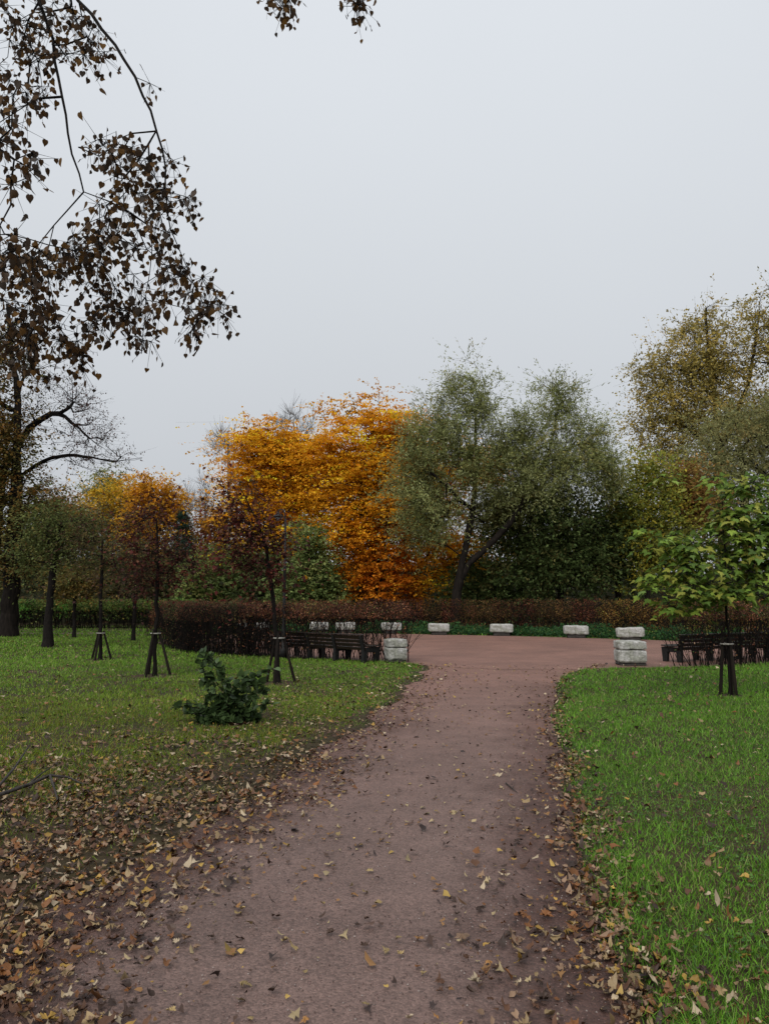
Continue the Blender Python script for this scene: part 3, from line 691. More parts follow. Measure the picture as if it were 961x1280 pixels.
bench((-0.52, 19.75), (-2.95, 21.95), 'long dark slatted bench behind the red hedge near its granite block', 4)
bench((-3.55, 24.0), (-5.05, 26.3), 'short turned dark bench behind the dense end of the red hedge', 3)
bench((10.6, 21.4), (7.45, 19.75), 'dark slatted bench behind the hedge and the green sapling', 4)

def lathe(prof, sides=12, mname='lathe'):
    prof = np.array(prof, float); n = len(prof); th = np.arange(sides) * 2 * np.pi / sides
    V = np.stack([prof[:, 0][:, None] * np.cos(th), prof[:, 0][:, None] * np.sin(th), np.repeat(prof[:, 1][:, None], sides, 1)], 2).reshape(-1, 3)
    a = np.arange(sides); b = (a + 1) % sides
    F = np.concatenate([np.stack([i * sides + a, i * sides + b, (i + 1) * sides + b, (i + 1) * sides + a], 1) for i in range(n - 1)])
    return mesh_np(mname, V, F, None, True)
lq = at(354.5, 815, 21.6)
lamp = empty('street_lamp', (lq[0], lq[1], 0), 'slim black lamp post with small lantern rising behind the maroon sapling', 'street lamp')
link('post', lathe([(0.0, 0.0), (0.11, 0.0), (0.11, 0.25), (0.075, 0.3), (0.065, 0.9), (0.05, 0.95), (0.042, 2.4), (0.05, 2.42), (0.05, 2.5), (0.038, 2.55), (0.032, 3.86), (0.0, 3.86)]), M_IRON, lamp, loc=(0, 0, 0))
br = np.array([(0, 0, 3.8), (-0.02, 0, 4.02), (-0.09, 0, 4.13), (-0.18, 0, 4.12), (-0.21, 0, 4.04)]); D = unit(np.gradient(br, axis=0))
V, F = prisms(br[:-1], br[1:], 0.024, 0.022, D[:-1], D[1:], 6); link('bracket', mesh_np('bracket', V, F, None, True), M_IRON, lamp, loc=(0, 0, 0))
hd = link('lantern_hood', lathe([(0.0, 0.10), (0.03, 0.10), (0.05, 0.04), (0.14, -0.03), (0.155, -0.06), (0.0, -0.055)]), M_IRON, lamp, loc=(-0.21, 0, 3.98))
link('globe', lathe([(0.0, -0.18), (0.05, -0.17), (0.085, -0.12), (0.09, -0.07), (0.0, -0.062)]), M_GLASS, hd, loc=(0, 0, 0))

# ------------------------------------------------------------------ hedges
def poly_pts(ln, n):
    ln = np.array(ln, float); L = np.r_[0, np.cumsum(np.linalg.norm(np.diff(ln, axis=0), axis=1))]
    t = np.linspace(0, L[-1], n); return np.stack([np.interp(t, L, ln[:, 0]), np.interp(t, L, ln[:, 1])], 1), L[-1]
def hedge(name, line, width, height, label, pal, stems_m, leaves_m, leaf, zc, zs, zmin, fan_=0.25, cat='hedge', leaf_low=0.1, endfan=None, mode='rand', group='clipped hedges round the square'):
    pts, L = poly_pts(line, 60); e = empty(name, (*pts[30], 0), label, cat, group)
    ns = int(stems_m * L); i = R.uniform(0, 59, ns); i0 = i.astype(int); f = (i - i0)[:, None]
    B = pts[i0] * (1 - f) + pts[np.minimum(i0 + 1, 59)] * f + R.normal(0, width * 0.2, (ns, 2))
    hgt = height * (0.93 + 0.12 * vnoise(B[:, 0], B[:, 1], 0.6, 1)) * R.uniform(0.8, 1.0, ns)
    tan = unit(pts[-1] - pts[0]); lean = R.normal(0, fan_, (ns, 2)) + R.normal(0, fan_ * 0.8, (ns, 1)) * tan
    if endfan is not None:
        q, rr_, vec = endfan; kk = np.exp(-np.linalg.norm(B - np.array(q), axis=1) / rr_)[:, None]; lean += kk * np.array(vec) * R.uniform(0.3, 1.2, (ns, 1))
    P0 = np.c_[B, np.zeros(ns)]; P2 = np.c_[B + lean * 1.25, hgt]
    P1 = np.c_[B + lean * 0.45 + R.normal(0, 0.06, (ns, 2)), hgt * 0.5]
    bag = Bag(); r = R.uniform(0.006, 0.013, ns)
    bag.add(*prisms(P0, P1, r, r * 0.8, sides=3)); bag.add(*prisms(P1, P2, r * 0.8, r * 0.35, sides=3))
    m = ns * 3; j = R.integers(ns, size=m); t = R.uniform(0.25, 1.0, m)[:, None]
    S0 = np.where(t < 0.5, P0[j] + (P1 - P0)[j] * t * 2, P1[j] + (P2 - P1)[j] * (t - 0.5) * 2)
    S1 = S0 + np.c_[R.normal(0, 0.13, (m, 2)), R.uniform(0.08, 0.32, m)]; S1[:, 2] = np.minimum(S1[:, 2], height * (0.97 + 0.06 * R.random(m)))
    bag.add(*prisms(S0, S1, 0.005, 0.0025, sides=3))
    link('stems', bag.mesh('stems'), M_TWIG, e, kind='stuff')
    nl = int(leaves_m * L * 0.82); i = R.uniform(0, 59, nl); i0 = i.astype(int); f = (i - i0)[:, None]
    B = pts[i0] * (1 - f) + pts[np.minimum(i0 + 1, 59)] * f
    nrm2 = np.array([-tan[1], tan[0]]); B = B + nrm2 * (R.uniform(-1, 1, (nl, 1)) * width * 0.5) + R.normal(0, 0.05, (nl, 2))
    hh = height * (0.95 + 0.10 * vnoise(B[:, 0], B[:, 1], 0.5, 1))
    z = np.where(R.random(nl) < leaf_low, R.uniform(zmin, zc, nl), zc + np.abs(R.normal(0, zs, nl)))
    ov = z > hh; z[ov] = hh[ov] - np.abs(R.normal(0, 0.12, ov.sum())) + 0.05
    cl = vnoise(B[:, 0] * 1.0 + z * 0.7, B[:, 1] + z, 0.35, 3); k = R.random(nl) < np.clip(0.25 + 1.3 * cl, 0, 1)
    P = np.c_[B, z][k]; nl = len(P)
    C = palette(pal, nl) * (1 + R.normal(0, 0.25, (nl, 1))) * (0.45 + 1.05 * cl[k])[:, None]; pn = vnoise(P[:, 0] * 1.3, P[:, 1] * 1.3, 1.1, 4)[:, None]; C = C * (0.8 + 0.5 * pn) * np.where(pn > 0.62, np.array([0.75, 1.15, 0.85]), 1.0)
    lb_ = Bag(); sc = R.uniform(0.7, 1.3, nl)
    d = R.normal(size=(nl, 3)) + (np.array([0, 0, 0.7]) if mode == 'up' else 0)
    lb_.add(*leaf_geo(P, d, R.normal(size=(nl, 3)), leaf * sc, leaf * 0.55 * sc, np.clip(C, 0.004, 0.6)))
    link('foliage', lb_.mesh('foliage'), M_LEAF, e, kind='stuff')
    return e
RED = [(0.125, 0.046, 0.028, 3), (0.19, 0.066, 0.036, 1.7), (0.055, 0.028, 0.020, 4), (0.27, 0.13, 0.05, 0.9), (0.10, 0.095, 0.03, 0.8), (0.36, 0.19, 0.12, 0.5)]
hedge('clipped_hedge', [(0.62, 20.25), (-0.8, 20.75), (-2.6, 21.5), (-4.2, 22.6)], 0.75, 1.50, 'clipped reddish hedge with bare lower stems ending at a granite block', RED, 55, 2900, 0.05, 1.12, 0.22, 0.25, 0.2, leaf_low=0.17)
hedge('clipped_hedge', [(-3.7, 22.3), (-4.9, 23.2), (-5.9, 24.2), (-6.7, 25.6), (-7.7, 28.2)], 0.9, 1.50, 'dense dark leafy hedge end beside the open lawn', [(0.09, 0.040, 0.026, 3), (0.055, 0.042, 0.022, 3), (0.16, 0.065, 0.036, 2.2), (0.05, 0.06, 0.02, 1.2)], 130, 2600, 0.05, 0.95, 0.36, 0.12, 0.16, leaf_low=0.2)
hedge('clipped_hedge', [(7.2, 18.75), (8.6, 19.3), (10.2, 20.2), (13, 22.6)], 0.8, 1.52, 'reddish hedge with sprawling bare stems behind the green sapling', RED + [(0.06, 0.07, 0.02, 2)], 40, 2600, 0.05, 1.12, 0.22, 0.25, 0.2, leaf_low=0.12, endfan=((7.0, 18.7), 0.7, (-0.75, -0.05)))
hedge('clipped_hedge', [(-1.5, 39.3), (1.5, 38.6), (4, 37.6), (7, 36.4), (9.6, 34.9)], 1.0, 1.60, 'long dark red hedge behind the ivy and granite slabs', [(0.105, 0.036, 0.022, 3), (0.16, 0.053, 0.030, 2), (0.050, 0.025, 0.018, 3), (0.24, 0.10, 0.04, 0.8)], 40, 2600, 0.07, 0.8, 0.42, 0.3, 0.16, leaf_low=0.3)
hedge('clipped_hedge', [(9.7, 34.7), (11.2, 33.4), (13.4, 31.0), (15.5, 28.5)], 1.0, 1.58, 'yellowing red hedge continuing behind the green sapling', [(0.22, 0.12, 0.03, 3), (0.13, 0.06, 0.025, 2), (0.05, 0.03, 0.018, 2), (0.28, 0.19, 0.05, 1)], 40, 2600, 0.07, 0.8, 0.42, 0.3, 0.16, leaf_low=0.3)
hedge('clipped_hedge', [(-1.5, 39.3), (-5.5, 39.4), (-9.2, 37.6), (-10.4, 34.5)], 1.0, 1.55, 'red hedge closing the square behind the benches', RED, 40, 2200, 0.07, 0.8, 0.42, 0.3, 0.16, leaf_low=0.3)
hedge('green_hedge', [(-30, 44.5), (-22, 44.2), (-15, 44.0), (-10.6, 43.8)], 1.6, 1.58, 'green leafy hedge along the far side of the lawn', [(0.11, 0.16, 0.035, 3), (0.07, 0.11, 0.03, 3), (0.18, 0.20, 0.055, 1.5), (0.22, 0.17, 0.035, 0.5)], 70, 1700, 0.12, 1.02, 0.3, 0.5, 0.2, leaf_low=0.10, group=None)

# ivy strip between the square and the far hedge
n = 16000; i = R.uniform(0, 1, n); Yp = None
ax = np.interp(i, np.linspace(0, 1, 8), [-8.0, -4.5, -1, 2, 5, 8, 10.5, 13.5]); fy = np.interp(ax, [-8, -4.5, -2.5, 1.2, 3.2, 6, 9, 12, 13.5], [36.2, 37.3, 37.35, 36.5, 35.65, 34.5, 32.5, 29.7, 28.4])
wY = R.random(n); P = np.stack([ax, fy + 0.05 + wY * 1.5, 0.04 + R.random(n) ** 1.4 * np.clip(0.12 + wY * 0.5, 0, 0.42) * (0.5 + vnoise(ax, fy + wY, 0.5, 2))], 1)
bag = Bag(); bag.add(*leaf_geo(P, R.normal(size=(n, 3)) + [0, -0.4, 0], np.array([0, -0.4, 1.0]) + R.normal(0, 0.5, (n, 3)), R.uniform(0.08, 0.15, n), R.uniform(0.06, 0.11, n), palette([(0.03, 0.085, 0.028, 3), (0.05, 0.11, 0.03, 2), (0.02, 0.055, 0.02, 3), (0.14, 0.13, 0.04, 0.3)], n)))
link('ivy_ground_cover', bag.mesh('ivy_ground_cover'), M_LEAF, None, 'low dark green ivy strip along the far edge of the square', 'ground cover', None, 'stuff')

# ------------------------------------------------------------------ trees
def tree(name, label, cat, base, lines, attr, R0, per, spread, L, W, pal, mode='spray', tip=0.012, seg=0.5, bark=None, group=None, twigs=1, colfn=None, jit=0.12, wind=0.6, sag=0.0, cvar=0.15, twig_r=0.005, droop=0.35, jitter=0.18):
    e = empty(name, (base[0], base[1], 0), label, cat, group)
    P, D, par, r, tips = grow(lines, attr, R0, tip, seg, jit, sag, wind)
    bag = tube_bag(P, D, par, r)
    C = P[tips]
    if per:
        cb, TE = cloud(C, per, spread, L, W, pal, mode, colfn=colfn, cvar=cvar, droop=droop, jitter=jitter, axis=D[tips])
        if twigs:
            k = min(twigs, TE.shape[1]); bag.add(*prisms(np.repeat(C, k, 0), TE[:, :k].reshape(-1, 3), twig_r, twig_r * 0.4, sides=3))
    elif twigs:
        m = len(C) * twigs; ci = np.repeat(np.arange(len(C)), twigs); dd = D[tips][ci] * spread[0] * R.uniform(0.3, 1.6, (m, 1)) + R.normal(size=(m, 3)) * np.array(spread) * 0.5 + np.array([0, 0, 0.35])
        bag.add(*prisms(C[ci], C[ci] + dd, twig_r, twig_r * 0.3, sides=3))
    link('trunk', bag.mesh('trunk', True), bark or M_BARK, e)
    if per: link('crown', cb.mesh('crown'), M_LEAF, e)
    return e
def tline(pix, Y):
    return [at(a, b, Y + (c[0] if c else 0)) for a, b, *c in pix]
def ground_at(px, Y): q = at(px, 760, Y); return np.array([q[0], Y, -0.05])

GOLD = [(0.76, 0.36, 0.018, 4), (0.80, 0.43, 0.025, 3.4), (0.68, 0.27, 0.015, 2.4), (0.52, 0.24, 0.02, 1.0)]
def redden(P, c):                                              # the lower boughs have turned orange-red
    f = np.clip((7.2 - P[:, 2]) / 4.0, 0, 1) * np.clip((P[:, 0] + 4.0) / 3.0, 0, 1) * np.clip((3.2 - P[:, 0]) / 2.0, 0, 1) * (0.4 + 1.0 * vnoise(P[:, 0], P[:, 2], 1.6, 2))
    f = np.clip(f, 0, 1)[:, None]; return c * (1 - f) + c * np.array([0.92, 0.62, 0.9]) * f
Y = 48.0; b = ground_at(470, Y)
A = ells([(462, 560, 58, 62), (430, 590, 48, 50), (500, 560, 45, 50), (470, 660, 62, 80), (440, 640, 50, 55), (505, 640, 50, 70), (455, 715, 42, 38), (500, 725, 52, 28), (470, 525, 26, 30), (408, 560, 26, 36), (545, 600, 40, 60), (560, 690, 44, 42), (600, 580, 26, 40)], Y, 960, 2.4)
tree('maple_tree', 'large golden maple with orange red lower boughs behind the red hedge', 'tree', b, [[b, *tline([(468, 720), (465, 650), (462, 580), (466, 520)], Y)]], A, 0.34, 135, (0.76, 0.76, 0.20), 0.145, 0.145, GOLD, group='autumn trees behind the square', colfn=redden, seg=0.6, cvar=0.28, jitter=0.12)
Y = 51.0; b = ground_at(345, Y)
A = ells([(335, 590, 42, 52), (322, 562, 30, 36), (360, 600, 40, 60), (385, 610, 32, 55), (318, 622, 28, 34), (350, 655, 50, 45), (335, 540, 24, 22), (300, 600, 20, 40), (370, 560, 30, 34)], Y, 560, 2.4)
tree('maple_tree', 'golden maple with rounded top behind the maroon sapling and lamp post', 'tree', b, [[b, *tline([(346, 700), (342, 640), (338, 580), (336, 540)], Y)]], A, 0.28, 126, (0.76, 0.76, 0.20), 0.145, 0.145, GOLD, group='autumn trees behind the square', seg=0.6, cvar=0.28, jitter=0.12)

# leaning willow
Y = 41.5; b = ground_at(569, Y)
WIL = [(0.235, 0.255, 0.092, 4), (0.30, 0.32, 0.135, 2.5), (0.145, 0.170, 0.052, 3), (0.32, 0.34, 0.18, 0.9), (0.28, 0.22, 0.06, 1.0)]
lines = [[b, *tline([(570, 748), (573, 728), (585, 706)], Y)],
         tline([(585, 706), (610, 683), (636, 655), (652, 632), (668, 605), (683, 575), (692, 540), (700, 505)], Y),
         tline([(573, 728), (580, 690), (590, 640, 0.5), (596, 590, 0.8), (594, 540, 1), (596, 490, 1)], Y),
         tline([(590, 640, 0.5), (560, 610, -0.5), (538, 590, -1)], Y), tline([(610, 683), (650, 668, -1), (700, 655, -1.5), (740, 640, -1.5)], Y),
         tline([(683, 575), (715, 560, 0.6), (740, 545, 1)], Y)]
A = ells([(592, 506, 34, 46), (555, 545, 40, 48), (530, 600, 42, 48), (590, 575, 40, 48), (655, 550, 36, 46), (625, 560, 30, 44), (698, 512, 34, 46), (738, 555, 32, 46), (700, 585, 50, 48), (540, 650, 42, 40), (612, 632, 40, 36, 1, 2.0), (760, 600, 26, 44), (520, 560, 24, 40), (660, 610, 45, 45), (565, 488, 20, 22)], Y, 1350, 1.8)
tree('willow_tree', 'broad grey green willow with leaning forked trunk behind the red hedge', 'tree', b, lines, A, 0.26, 84, (0.43, 0.43, 0.40), 0.17, 0.048, WIL, 'rand', seg=0.5, tip=0.010, twigs=5, group='autumn trees behind the square', cvar=0.18, droop=0.2)
# dark leafy trees under the willow
DK = [(0.050, 0.075, 0.022, 4), (0.070, 0.100, 0.030, 3), (0.10, 0.13, 0.045, 1.4), (0.15, 0.12, 0.04, 0.6)]
for px, py, rx, ry, Yd, n_, lab in ((700, 672, 62, 66, 43.5, 360, 'dark green bushy tree below the right limb of the willow'), (772, 660, 48, 62, 44.5, 260, 'dark green bushy tree between the willow and the yellow tree'), (615, 725, 60, 28, 45.5, 180, 'low dark green shrub behind the willow trunk'), (650, 640, 40, 40, 46, 160, 'dark green tree filling the fork of the willow')):
    b = ground_at(px, Yd); A = ells([(px, py, rx, ry), (px + 18, py + 30, rx * 0.8, ry * 0.6), (px - 22, py + 28, rx * 0.7, ry * 0.6)], Yd, n_, 2.2)
    tree('bushy_tree', lab, 'tree', b, [[b, *tline([(px, py + ry * 0.5), (px + 3, py)], Yd)]], A, 0.18, 63, (0.6, 0.6, 0.45), 0.21, 0.105, DK, 'rand', seg=0.6, group='autumn trees behind the square')

# right-hand background
Y = 62.0; b = ground_at(905, Y)
POP = [(0.38, 0.29, 0.075, 4), (0.30, 0.25, 0.07, 3), (0.19, 0.17, 0.06, 2), (0.44, 0.30, 0.07, 1.2)]
A = ells([(880, 412, 40, 32), (850, 465, 50, 42), (815, 462, 30, 26), (905, 460, 55, 55), (948, 402, 28, 34), (985, 430, 50, 70), (850, 520, 56, 40), (805, 535, 26, 22), (910, 530, 60, 50), (835, 570, 40, 30), (975, 530, 55, 60), (820, 500, 30, 26)], Y, 690, 2.2)
tree('tall_poplar', 'tall open yellow brown tree rising above the grey willow', 'tree', b, [[b, *tline([(905, 700), (900, 600), (893, 500), (884, 440), (882, 385)], Y)], tline([(900, 580), (870, 540), (830, 520), (800, 530)], Y), tline([(893, 500), (862, 465), (825, 455)], Y), tline([(900, 560), (935, 480), (948, 400), (950, 365)], Y)], A, 0.42, 72, (0.7, 0.7, 0.6), 0.23, 0.125, POP, 'rand', seg=0.8, tip=0.014, twigs=8, group='autumn trees behind the square', cvar=0.2, twig_r=0.008)
Y = 46.0; b = ground_at(935, Y)
GW = [(0.225, 0.225, 0.090, 4), (0.28, 0.28, 0.13, 2), (0.17, 0.175, 0.065, 3), (0.28, 0.20, 0.07, 0.9)]
A = ells([(925, 560, 62, 62), (885, 580, 36, 50), (960, 540, 45, 60), (910, 640, 60, 60), (1000, 600, 60, 90), (870, 620, 26, 40)], Y, 540, 2.0)
tree('willow_tree', 'dense rounded grey olive willow behind the green sapling', 'tree', b, [[b, *tline([(935, 690), (930, 620), (925, 560)], Y)]], A, 0.35, 84, (0.55, 0.55, 0.5), 0.20, 0.065, GW, 'rand', seg=0.6, twigs=2, group='autumn trees behind the square')
for px, Yd, L_, pal, n_, lab in ((808, 42.5, [(808, 600, 34, 36), (825, 640, 34, 40), (790, 640, 26, 40), (815, 690, 40, 40)], [(0.26, 0.25, 0.04, 3), (0.18, 0.21, 0.04, 4), (0.42, 0.31, 0.035, 0.9)], 240, 'small yellow green tree between the willows'),
                              (858, 43, [(858, 602, 16, 30), (866, 630, 18, 28)], [(0.26, 0.13, 0.04, 3), (0.20, 0.13, 0.045, 3), (0.30, 0.19, 0.05, 1)], 150, 'rust orange tree half hidden by the grey olive willow')):
    b = ground_at(px, Yd); A = ells(L_, Yd, n_, 2.3)
    tree('small_tree', lab, 'tree', b, [[b, *tline([(px, 700), (px + 2, 640), (px, 600)], Yd)]], A, 0.14, 75, (0.5, 0.5, 0.35), 0.16, 0.10, pal, 'rand', seg=0.6, group='autumn trees behind the square')

# left-hand background
BG = [(135, 62, [(138, 628, 36, 32), (118, 650, 32, 40), (155, 655, 32, 42)], [(0.6, 0.38, 0.03, 3), (0.5, 0.3, 0.03, 2), (0.34, 0.26, 0.03, 1)], 260, 'yellow rounded tree behind the green hedge, below a green treetop'),
      (136, 70, [(136, 600, 24, 20), (130, 620, 28, 22)], [(0.204, 0.221, 0.085, 3), (0.272, 0.272, 0.119, 1)], 90, 'green treetop showing above the yellow rounded tree'),
      (192, 58, [(178, 616, 28, 26), (207, 630, 28, 34), (190, 655, 38, 44)], [(0.64, 0.36, 0.025, 3), (0.56, 0.26, 0.025, 3), (0.42, 0.2, 0.03, 1)], 280, 'orange yellow tree behind the pair of maroon saplings'),
      (84, 58, [(82, 640, 26, 26), (66, 650, 20, 30), (92, 665, 24, 30)], [(0.34, 0.187, 0.0765, 3), (0.255, 0.17, 0.0765, 2), (0.26, 0.15, 0.05, 1)], 160, 'brownish autumn tree behind the round green tree'),
      (268, 60, [(268, 655, 22, 40), (255, 690, 22, 40), (285, 690, 22, 40)], [(0.46, 0.2, 0.025, 3), (0.5, 0.27, 0.03, 2), (0.3, 0.13, 0.03, 1)], 200, 'narrow orange tree left of the golden maples'),
      (262, 50, [(262, 725, 28, 34), (292, 722, 30, 36), (240, 740, 20, 22)], [(0.204, 0.255, 0.0765, 3), (0.136, 0.187, 0.0595, 3), (0.34, 0.323, 0.102, 1)], 240, 'light green shrubby tree behind the dense hedge end'),
      (386, 46, [(386, 705, 24, 52), (372, 735, 24, 30), (400, 735, 20, 32)], [(0.145, 0.204, 0.0646, 3), (0.204, 0.255, 0.085, 3), (0.306, 0.306, 0.102, 1)], 260, 'slender green tree in front of the golden maples'),
      (330, 49, [(326, 725, 30, 34), (345, 735, 24, 28)], [(0.102, 0.145, 0.051, 3), (0.153, 0.187, 0.068, 2)], 180, 'dark green bush below the rounded golden maple'),
      (30, 56, [(30, 690, 34, 40), (5, 700, 30, 40), (55, 700, 26, 40)], [(0.17, 0.17, 0.0595, 3), (0.34, 0.238, 0.068, 2), (0.102, 0.119, 0.0425, 2)], 240, 'olive and yellow tree behind the old dark trunk'),
      (150, 54, [(150, 715, 40, 32), (110, 720, 32, 30), (195, 715, 32, 34)], [(0.0935, 0.111, 0.0408, 3), (0.153, 0.153, 0.051, 2), (0.272, 0.187, 0.051, 1)], 300, 'dark olive thicket tree behind the middle of the green hedge')]
for px, Yd, L_, pal, n_, lab in BG:
    b = ground_at(px, Yd); A = ells(L_, Yd, n_, 2.3); top = min(q[1] for q in L_)
    tree('autumn_tree', lab, 'tree', b, [[b, *tline([(px, 730), (px + 1, (730 + top) / 2), (px, top)], Yd)]], A, 0.16, 63, (0.5, 0.5, 0.3), 0.18, 0.15, pal, 'spray', seg=0.7, group='trees beyond the lawn')
# blue-green spruce
Yd = 57; b = ground_at(226, Yd); hh = 8.2; m = 420; t = R.random(m) ** 0.8; an = R.uniform(0, 2 * np.pi, m); rr_ = 1.9 * (1 - t) * R.uniform(0.4, 1.0, m) + 0.1
A = np.stack([b[0] + np.cos(an) * rr_, b[1] + np.sin(an) * rr_, 0.6 + t * (hh - 0.6) - rr_ * 0.2], 1)
tree('spruce_tree', 'narrow blue green conifer beyond the lawn beside the orange tree', 'tree', b, [[b, b + np.array([0, 0, 4.0]), b + np.array([0, 0, hh])]], A, 0.12, 45, (0.28, 0.28, 0.12), 0.13, 0.05, [(0.035, 0.075, 0.05, 3), (0.05, 0.095, 0.065, 2), (0.025, 0.05, 0.035, 2)], 'spray', seg=0.6, group='trees beyond the lawn', twigs=0)
# bare trees
for px, Yd, L_, n_, lab in ((285, 58, [(282, 560, 20, 32), (296, 590, 16, 40), (272, 545, 10, 12)], 120, 'bare leafless tree left of the rounded golden maple'), (368, 60, [(362, 530, 22, 22), (384, 540, 14, 24), (372, 570, 20, 30)], 150, 'bare leafless treetop between the two golden maples'),
                            (232, 72, [(232, 630, 16, 22), (222, 645, 12, 20), (245, 640, 14, 26)], 130, 'pale bare tree behind the blue green conifer'), (256, 70, [(256, 620, 12, 26), (262, 645, 14, 26)], 90, 'pale bare tree behind the narrow orange tree')):
    b = ground_at(px, Yd); A = ells(L_, Yd, n_, 1.8); top = min(q[1] for q in L_)
    tree('bare_tree', lab, 'tree', b, [[b, *tline([(px, 720), (px + 2, 640), (px, top + 10)], Yd)]], A, 0.15, 0, (0.55, 0.55, 0.55), 0, 0, None, seg=0.7, tip=0.012, bark=M_PALEBARK, twigs=6, twig_r=0.012, group='bare trees in the distance', wind=0.9, jit=0.05)
# far woodland that closes the horizon
n = 24000; xx = R.uniform(-75, 75, n); yy = R.uniform(74, 92, n); top = 5.0 + 4.0 * vnoise(xx, yy * 0, 6, 1) + 1.5 * vnoise(xx, yy * 0, 2.2, 2)
zz = R.random(n) ** 0.8 * top; P = np.stack([xx, yy, zz], 1)
pal = palette([(0.08, 0.085, 0.03, 3), (0.13, 0.11, 0.035, 2), (0.20, 0.13, 0.04, 1.2), (0.05, 0.065, 0.028, 3)], n) * (0.6 + 0.8 * vnoise(xx, zz, 3, 4))[:, None]
bag = Bag(); bag.add(*leaf_geo(P, R.normal(size=(n, 3)), R.normal(size=(n, 3)), R.uniform(0.3, 0.62, n), R.uniform(0.25, 0.45, n), pal))
def ridge(bag, x0, x1, yc, dy, top, col):
    xs_ = np.arange(x0, x1, 0.8); prof = np.array([(-1, 0), (-0.8, 0.5), (-0.45, 0.85), (0, 1), (0.6, 0.8), (1, 0)])
    hx = top * (0.55 + 0.5 * vnoise(xs_, xs_ * 0, 3.5, 1) + 0.25 * vnoise(xs_, xs_ * 0, 1.2, 2)); m_ = len(prof)
    V = np.stack([np.repeat(xs_[:, None], m_, 1), yc + prof[None, :, 0] * dy + R.normal(0, 0.3, (len(xs_), m_)), prof[None, :, 1] * hx[:, None]], 2) + R.normal(0, 0.12, (len(xs_), m_, 3)) * [1, 1, 0]
    i_ = (np.arange(len(xs_) - 1)[:, None] * m_ + np.arange(m_ - 1)).ravel()
    bag.add(V.reshape(-1, 3), np.stack([i_, i_ + 1, i_ + m_ + 1, i_ + m_], 1), np.tile([col], (V.size // 3, 1)) * R.uniform(0.6, 1.4, (V.size // 3, 1)))
ridge(bag, -80, 80, 84, 6, 5.5, (0.035, 0.038, 0.018))
link('far_woodland', bag.mesh('far_woodland'), M_LEAF, None, 'dim mixed autumn woodland far behind the park trees', 'woodland', None, 'stuff')
n = 20000; xx = R.uniform(-48, 48, n); k = (xx < -9) | (xx > 12) | (R.random(n) < 0.8); xx = xx[k]; n = len(xx); yy = R.uniform(47, 60, n) + 0.0
top = 2.2 + 2.6 * vnoise(xx, yy * 0, 2.5, 1); P = np.stack([xx, yy, R.random(n) * top], 1)
pal = palette([(0.04, 0.05, 0.02, 3), (0.07, 0.06, 0.025, 2), (0.10, 0.06, 0.03, 1), (0.03, 0.035, 0.018, 3)], n)
bag = Bag(); bag.add(*leaf_geo(P, R.normal(size=(n, 3)), R.normal(size=(n, 3)), R.uniform(0.24, 0.46, n), R.uniform(0.16, 0.3, n), pal))
ridge(bag, -50, 50, 56, 2.5, 2.6, (0.025, 0.025, 0.012))
link('undergrowth', bag.mesh('undergrowth'), M_LEAF, None, 'dim undergrowth below the trees behind the hedges', 'undergrowth', None, 'stuff')

# old dark tree at the lawn's side, with long bare limbs
Y = 34.0; b = ground_at(12, Y)
OLD = [(0.15, 0.13, 0.036, 3), (0.18, 0.10, 0.030, 2), (0.07, 0.075, 0.026, 3), (0.28, 0.13, 0.03, 1.0)]
lines = [[b, *tline([(14, 745), (18, 690), (20, 630), (22, 560), (24, 500), (14, 440), (10, 380)], Y)], tline([(18, 640), (36, 588), (60, 578), (80, 570), (110, 570), (150, 578), (178, 572)], Y),
         tline([(22, 540), (45, 525), (70, 514), (92, 528), (112, 548), (128, 560)], Y), tline([(24, 500), (30, 470), (60, 455), (95, 445)], Y), tline([(80, 572), (100, 585), (120, 590)], Y), tline([(20, 600), (-20, 570), (-60, 540)], Y), tline([(22, 520), (-25, 480), (-60, 430)], Y)]
A = ells([(12, 570, 32, 70, 1.6), (40, 615, 34, 36, 1.4), (-30, 560, 60, 110, 1.2), (10, 640, 50, 46, 1.4), (12, 692, 46, 34, 1.2), (0, 520, 26, 60, 1.4), (50, 650, 34, 36, 1.3), (-20, 440, 60, 60)], Y, 540, 1.8)
tree('old_tree', 'old dark tree with massive trunk at the edge of the lawn', 'tree', b, lines, A, 0.36, 60, (0.52, 0.52, 0.36), 0.14, 0.10, OLD, 'spray', seg=0.5, twigs=5, group=None)
b2 = ground_at(-12, Y + 2.2)
lines2 = [[b2, *tline([(-10, 745), (-6, 690), (0, 630), (6, 570)], Y + 2.2)], tline([(0, 640), (30, 590), (60, 575), (82, 568), (112, 571), (150, 578), (178, 573)], Y + 2.2), tline([(82, 568), (105, 584), (128, 590)], Y + 2.2),
          tline([(4, 590), (35, 535), (70, 513), (92, 528), (112, 548), (130, 560)], Y + 2.2), tline([(6, 570), (22, 500), (30, 465), (62, 458), (95, 445)], Y + 2.2)]
A = ells([(95, 500, 40, 34), (130, 548, 32, 24), (152, 570, 26, 14), (90, 545, 34, 30), (60, 480, 34, 30), (110, 575, 40, 16), (40, 520, 24, 40), (120, 525, 26, 22)], Y + 2.2, 330, 1.7)
tree('old_tree', 'nearly bare tree whose long crooked limb reaches out over the saplings', 'tree', b2, lines2, A, 0.30, 8, (0.35, 0.35, 0.28), 0.075, 0.06, [(0.06, 0.03, 0.026, 3), (0.10, 0.04, 0.03, 2), (0.09, 0.07, 0.03, 1)], 'hang', seg=0.4, tip=0.010, twigs=5, bark=M_TWIG, wind=1.0)

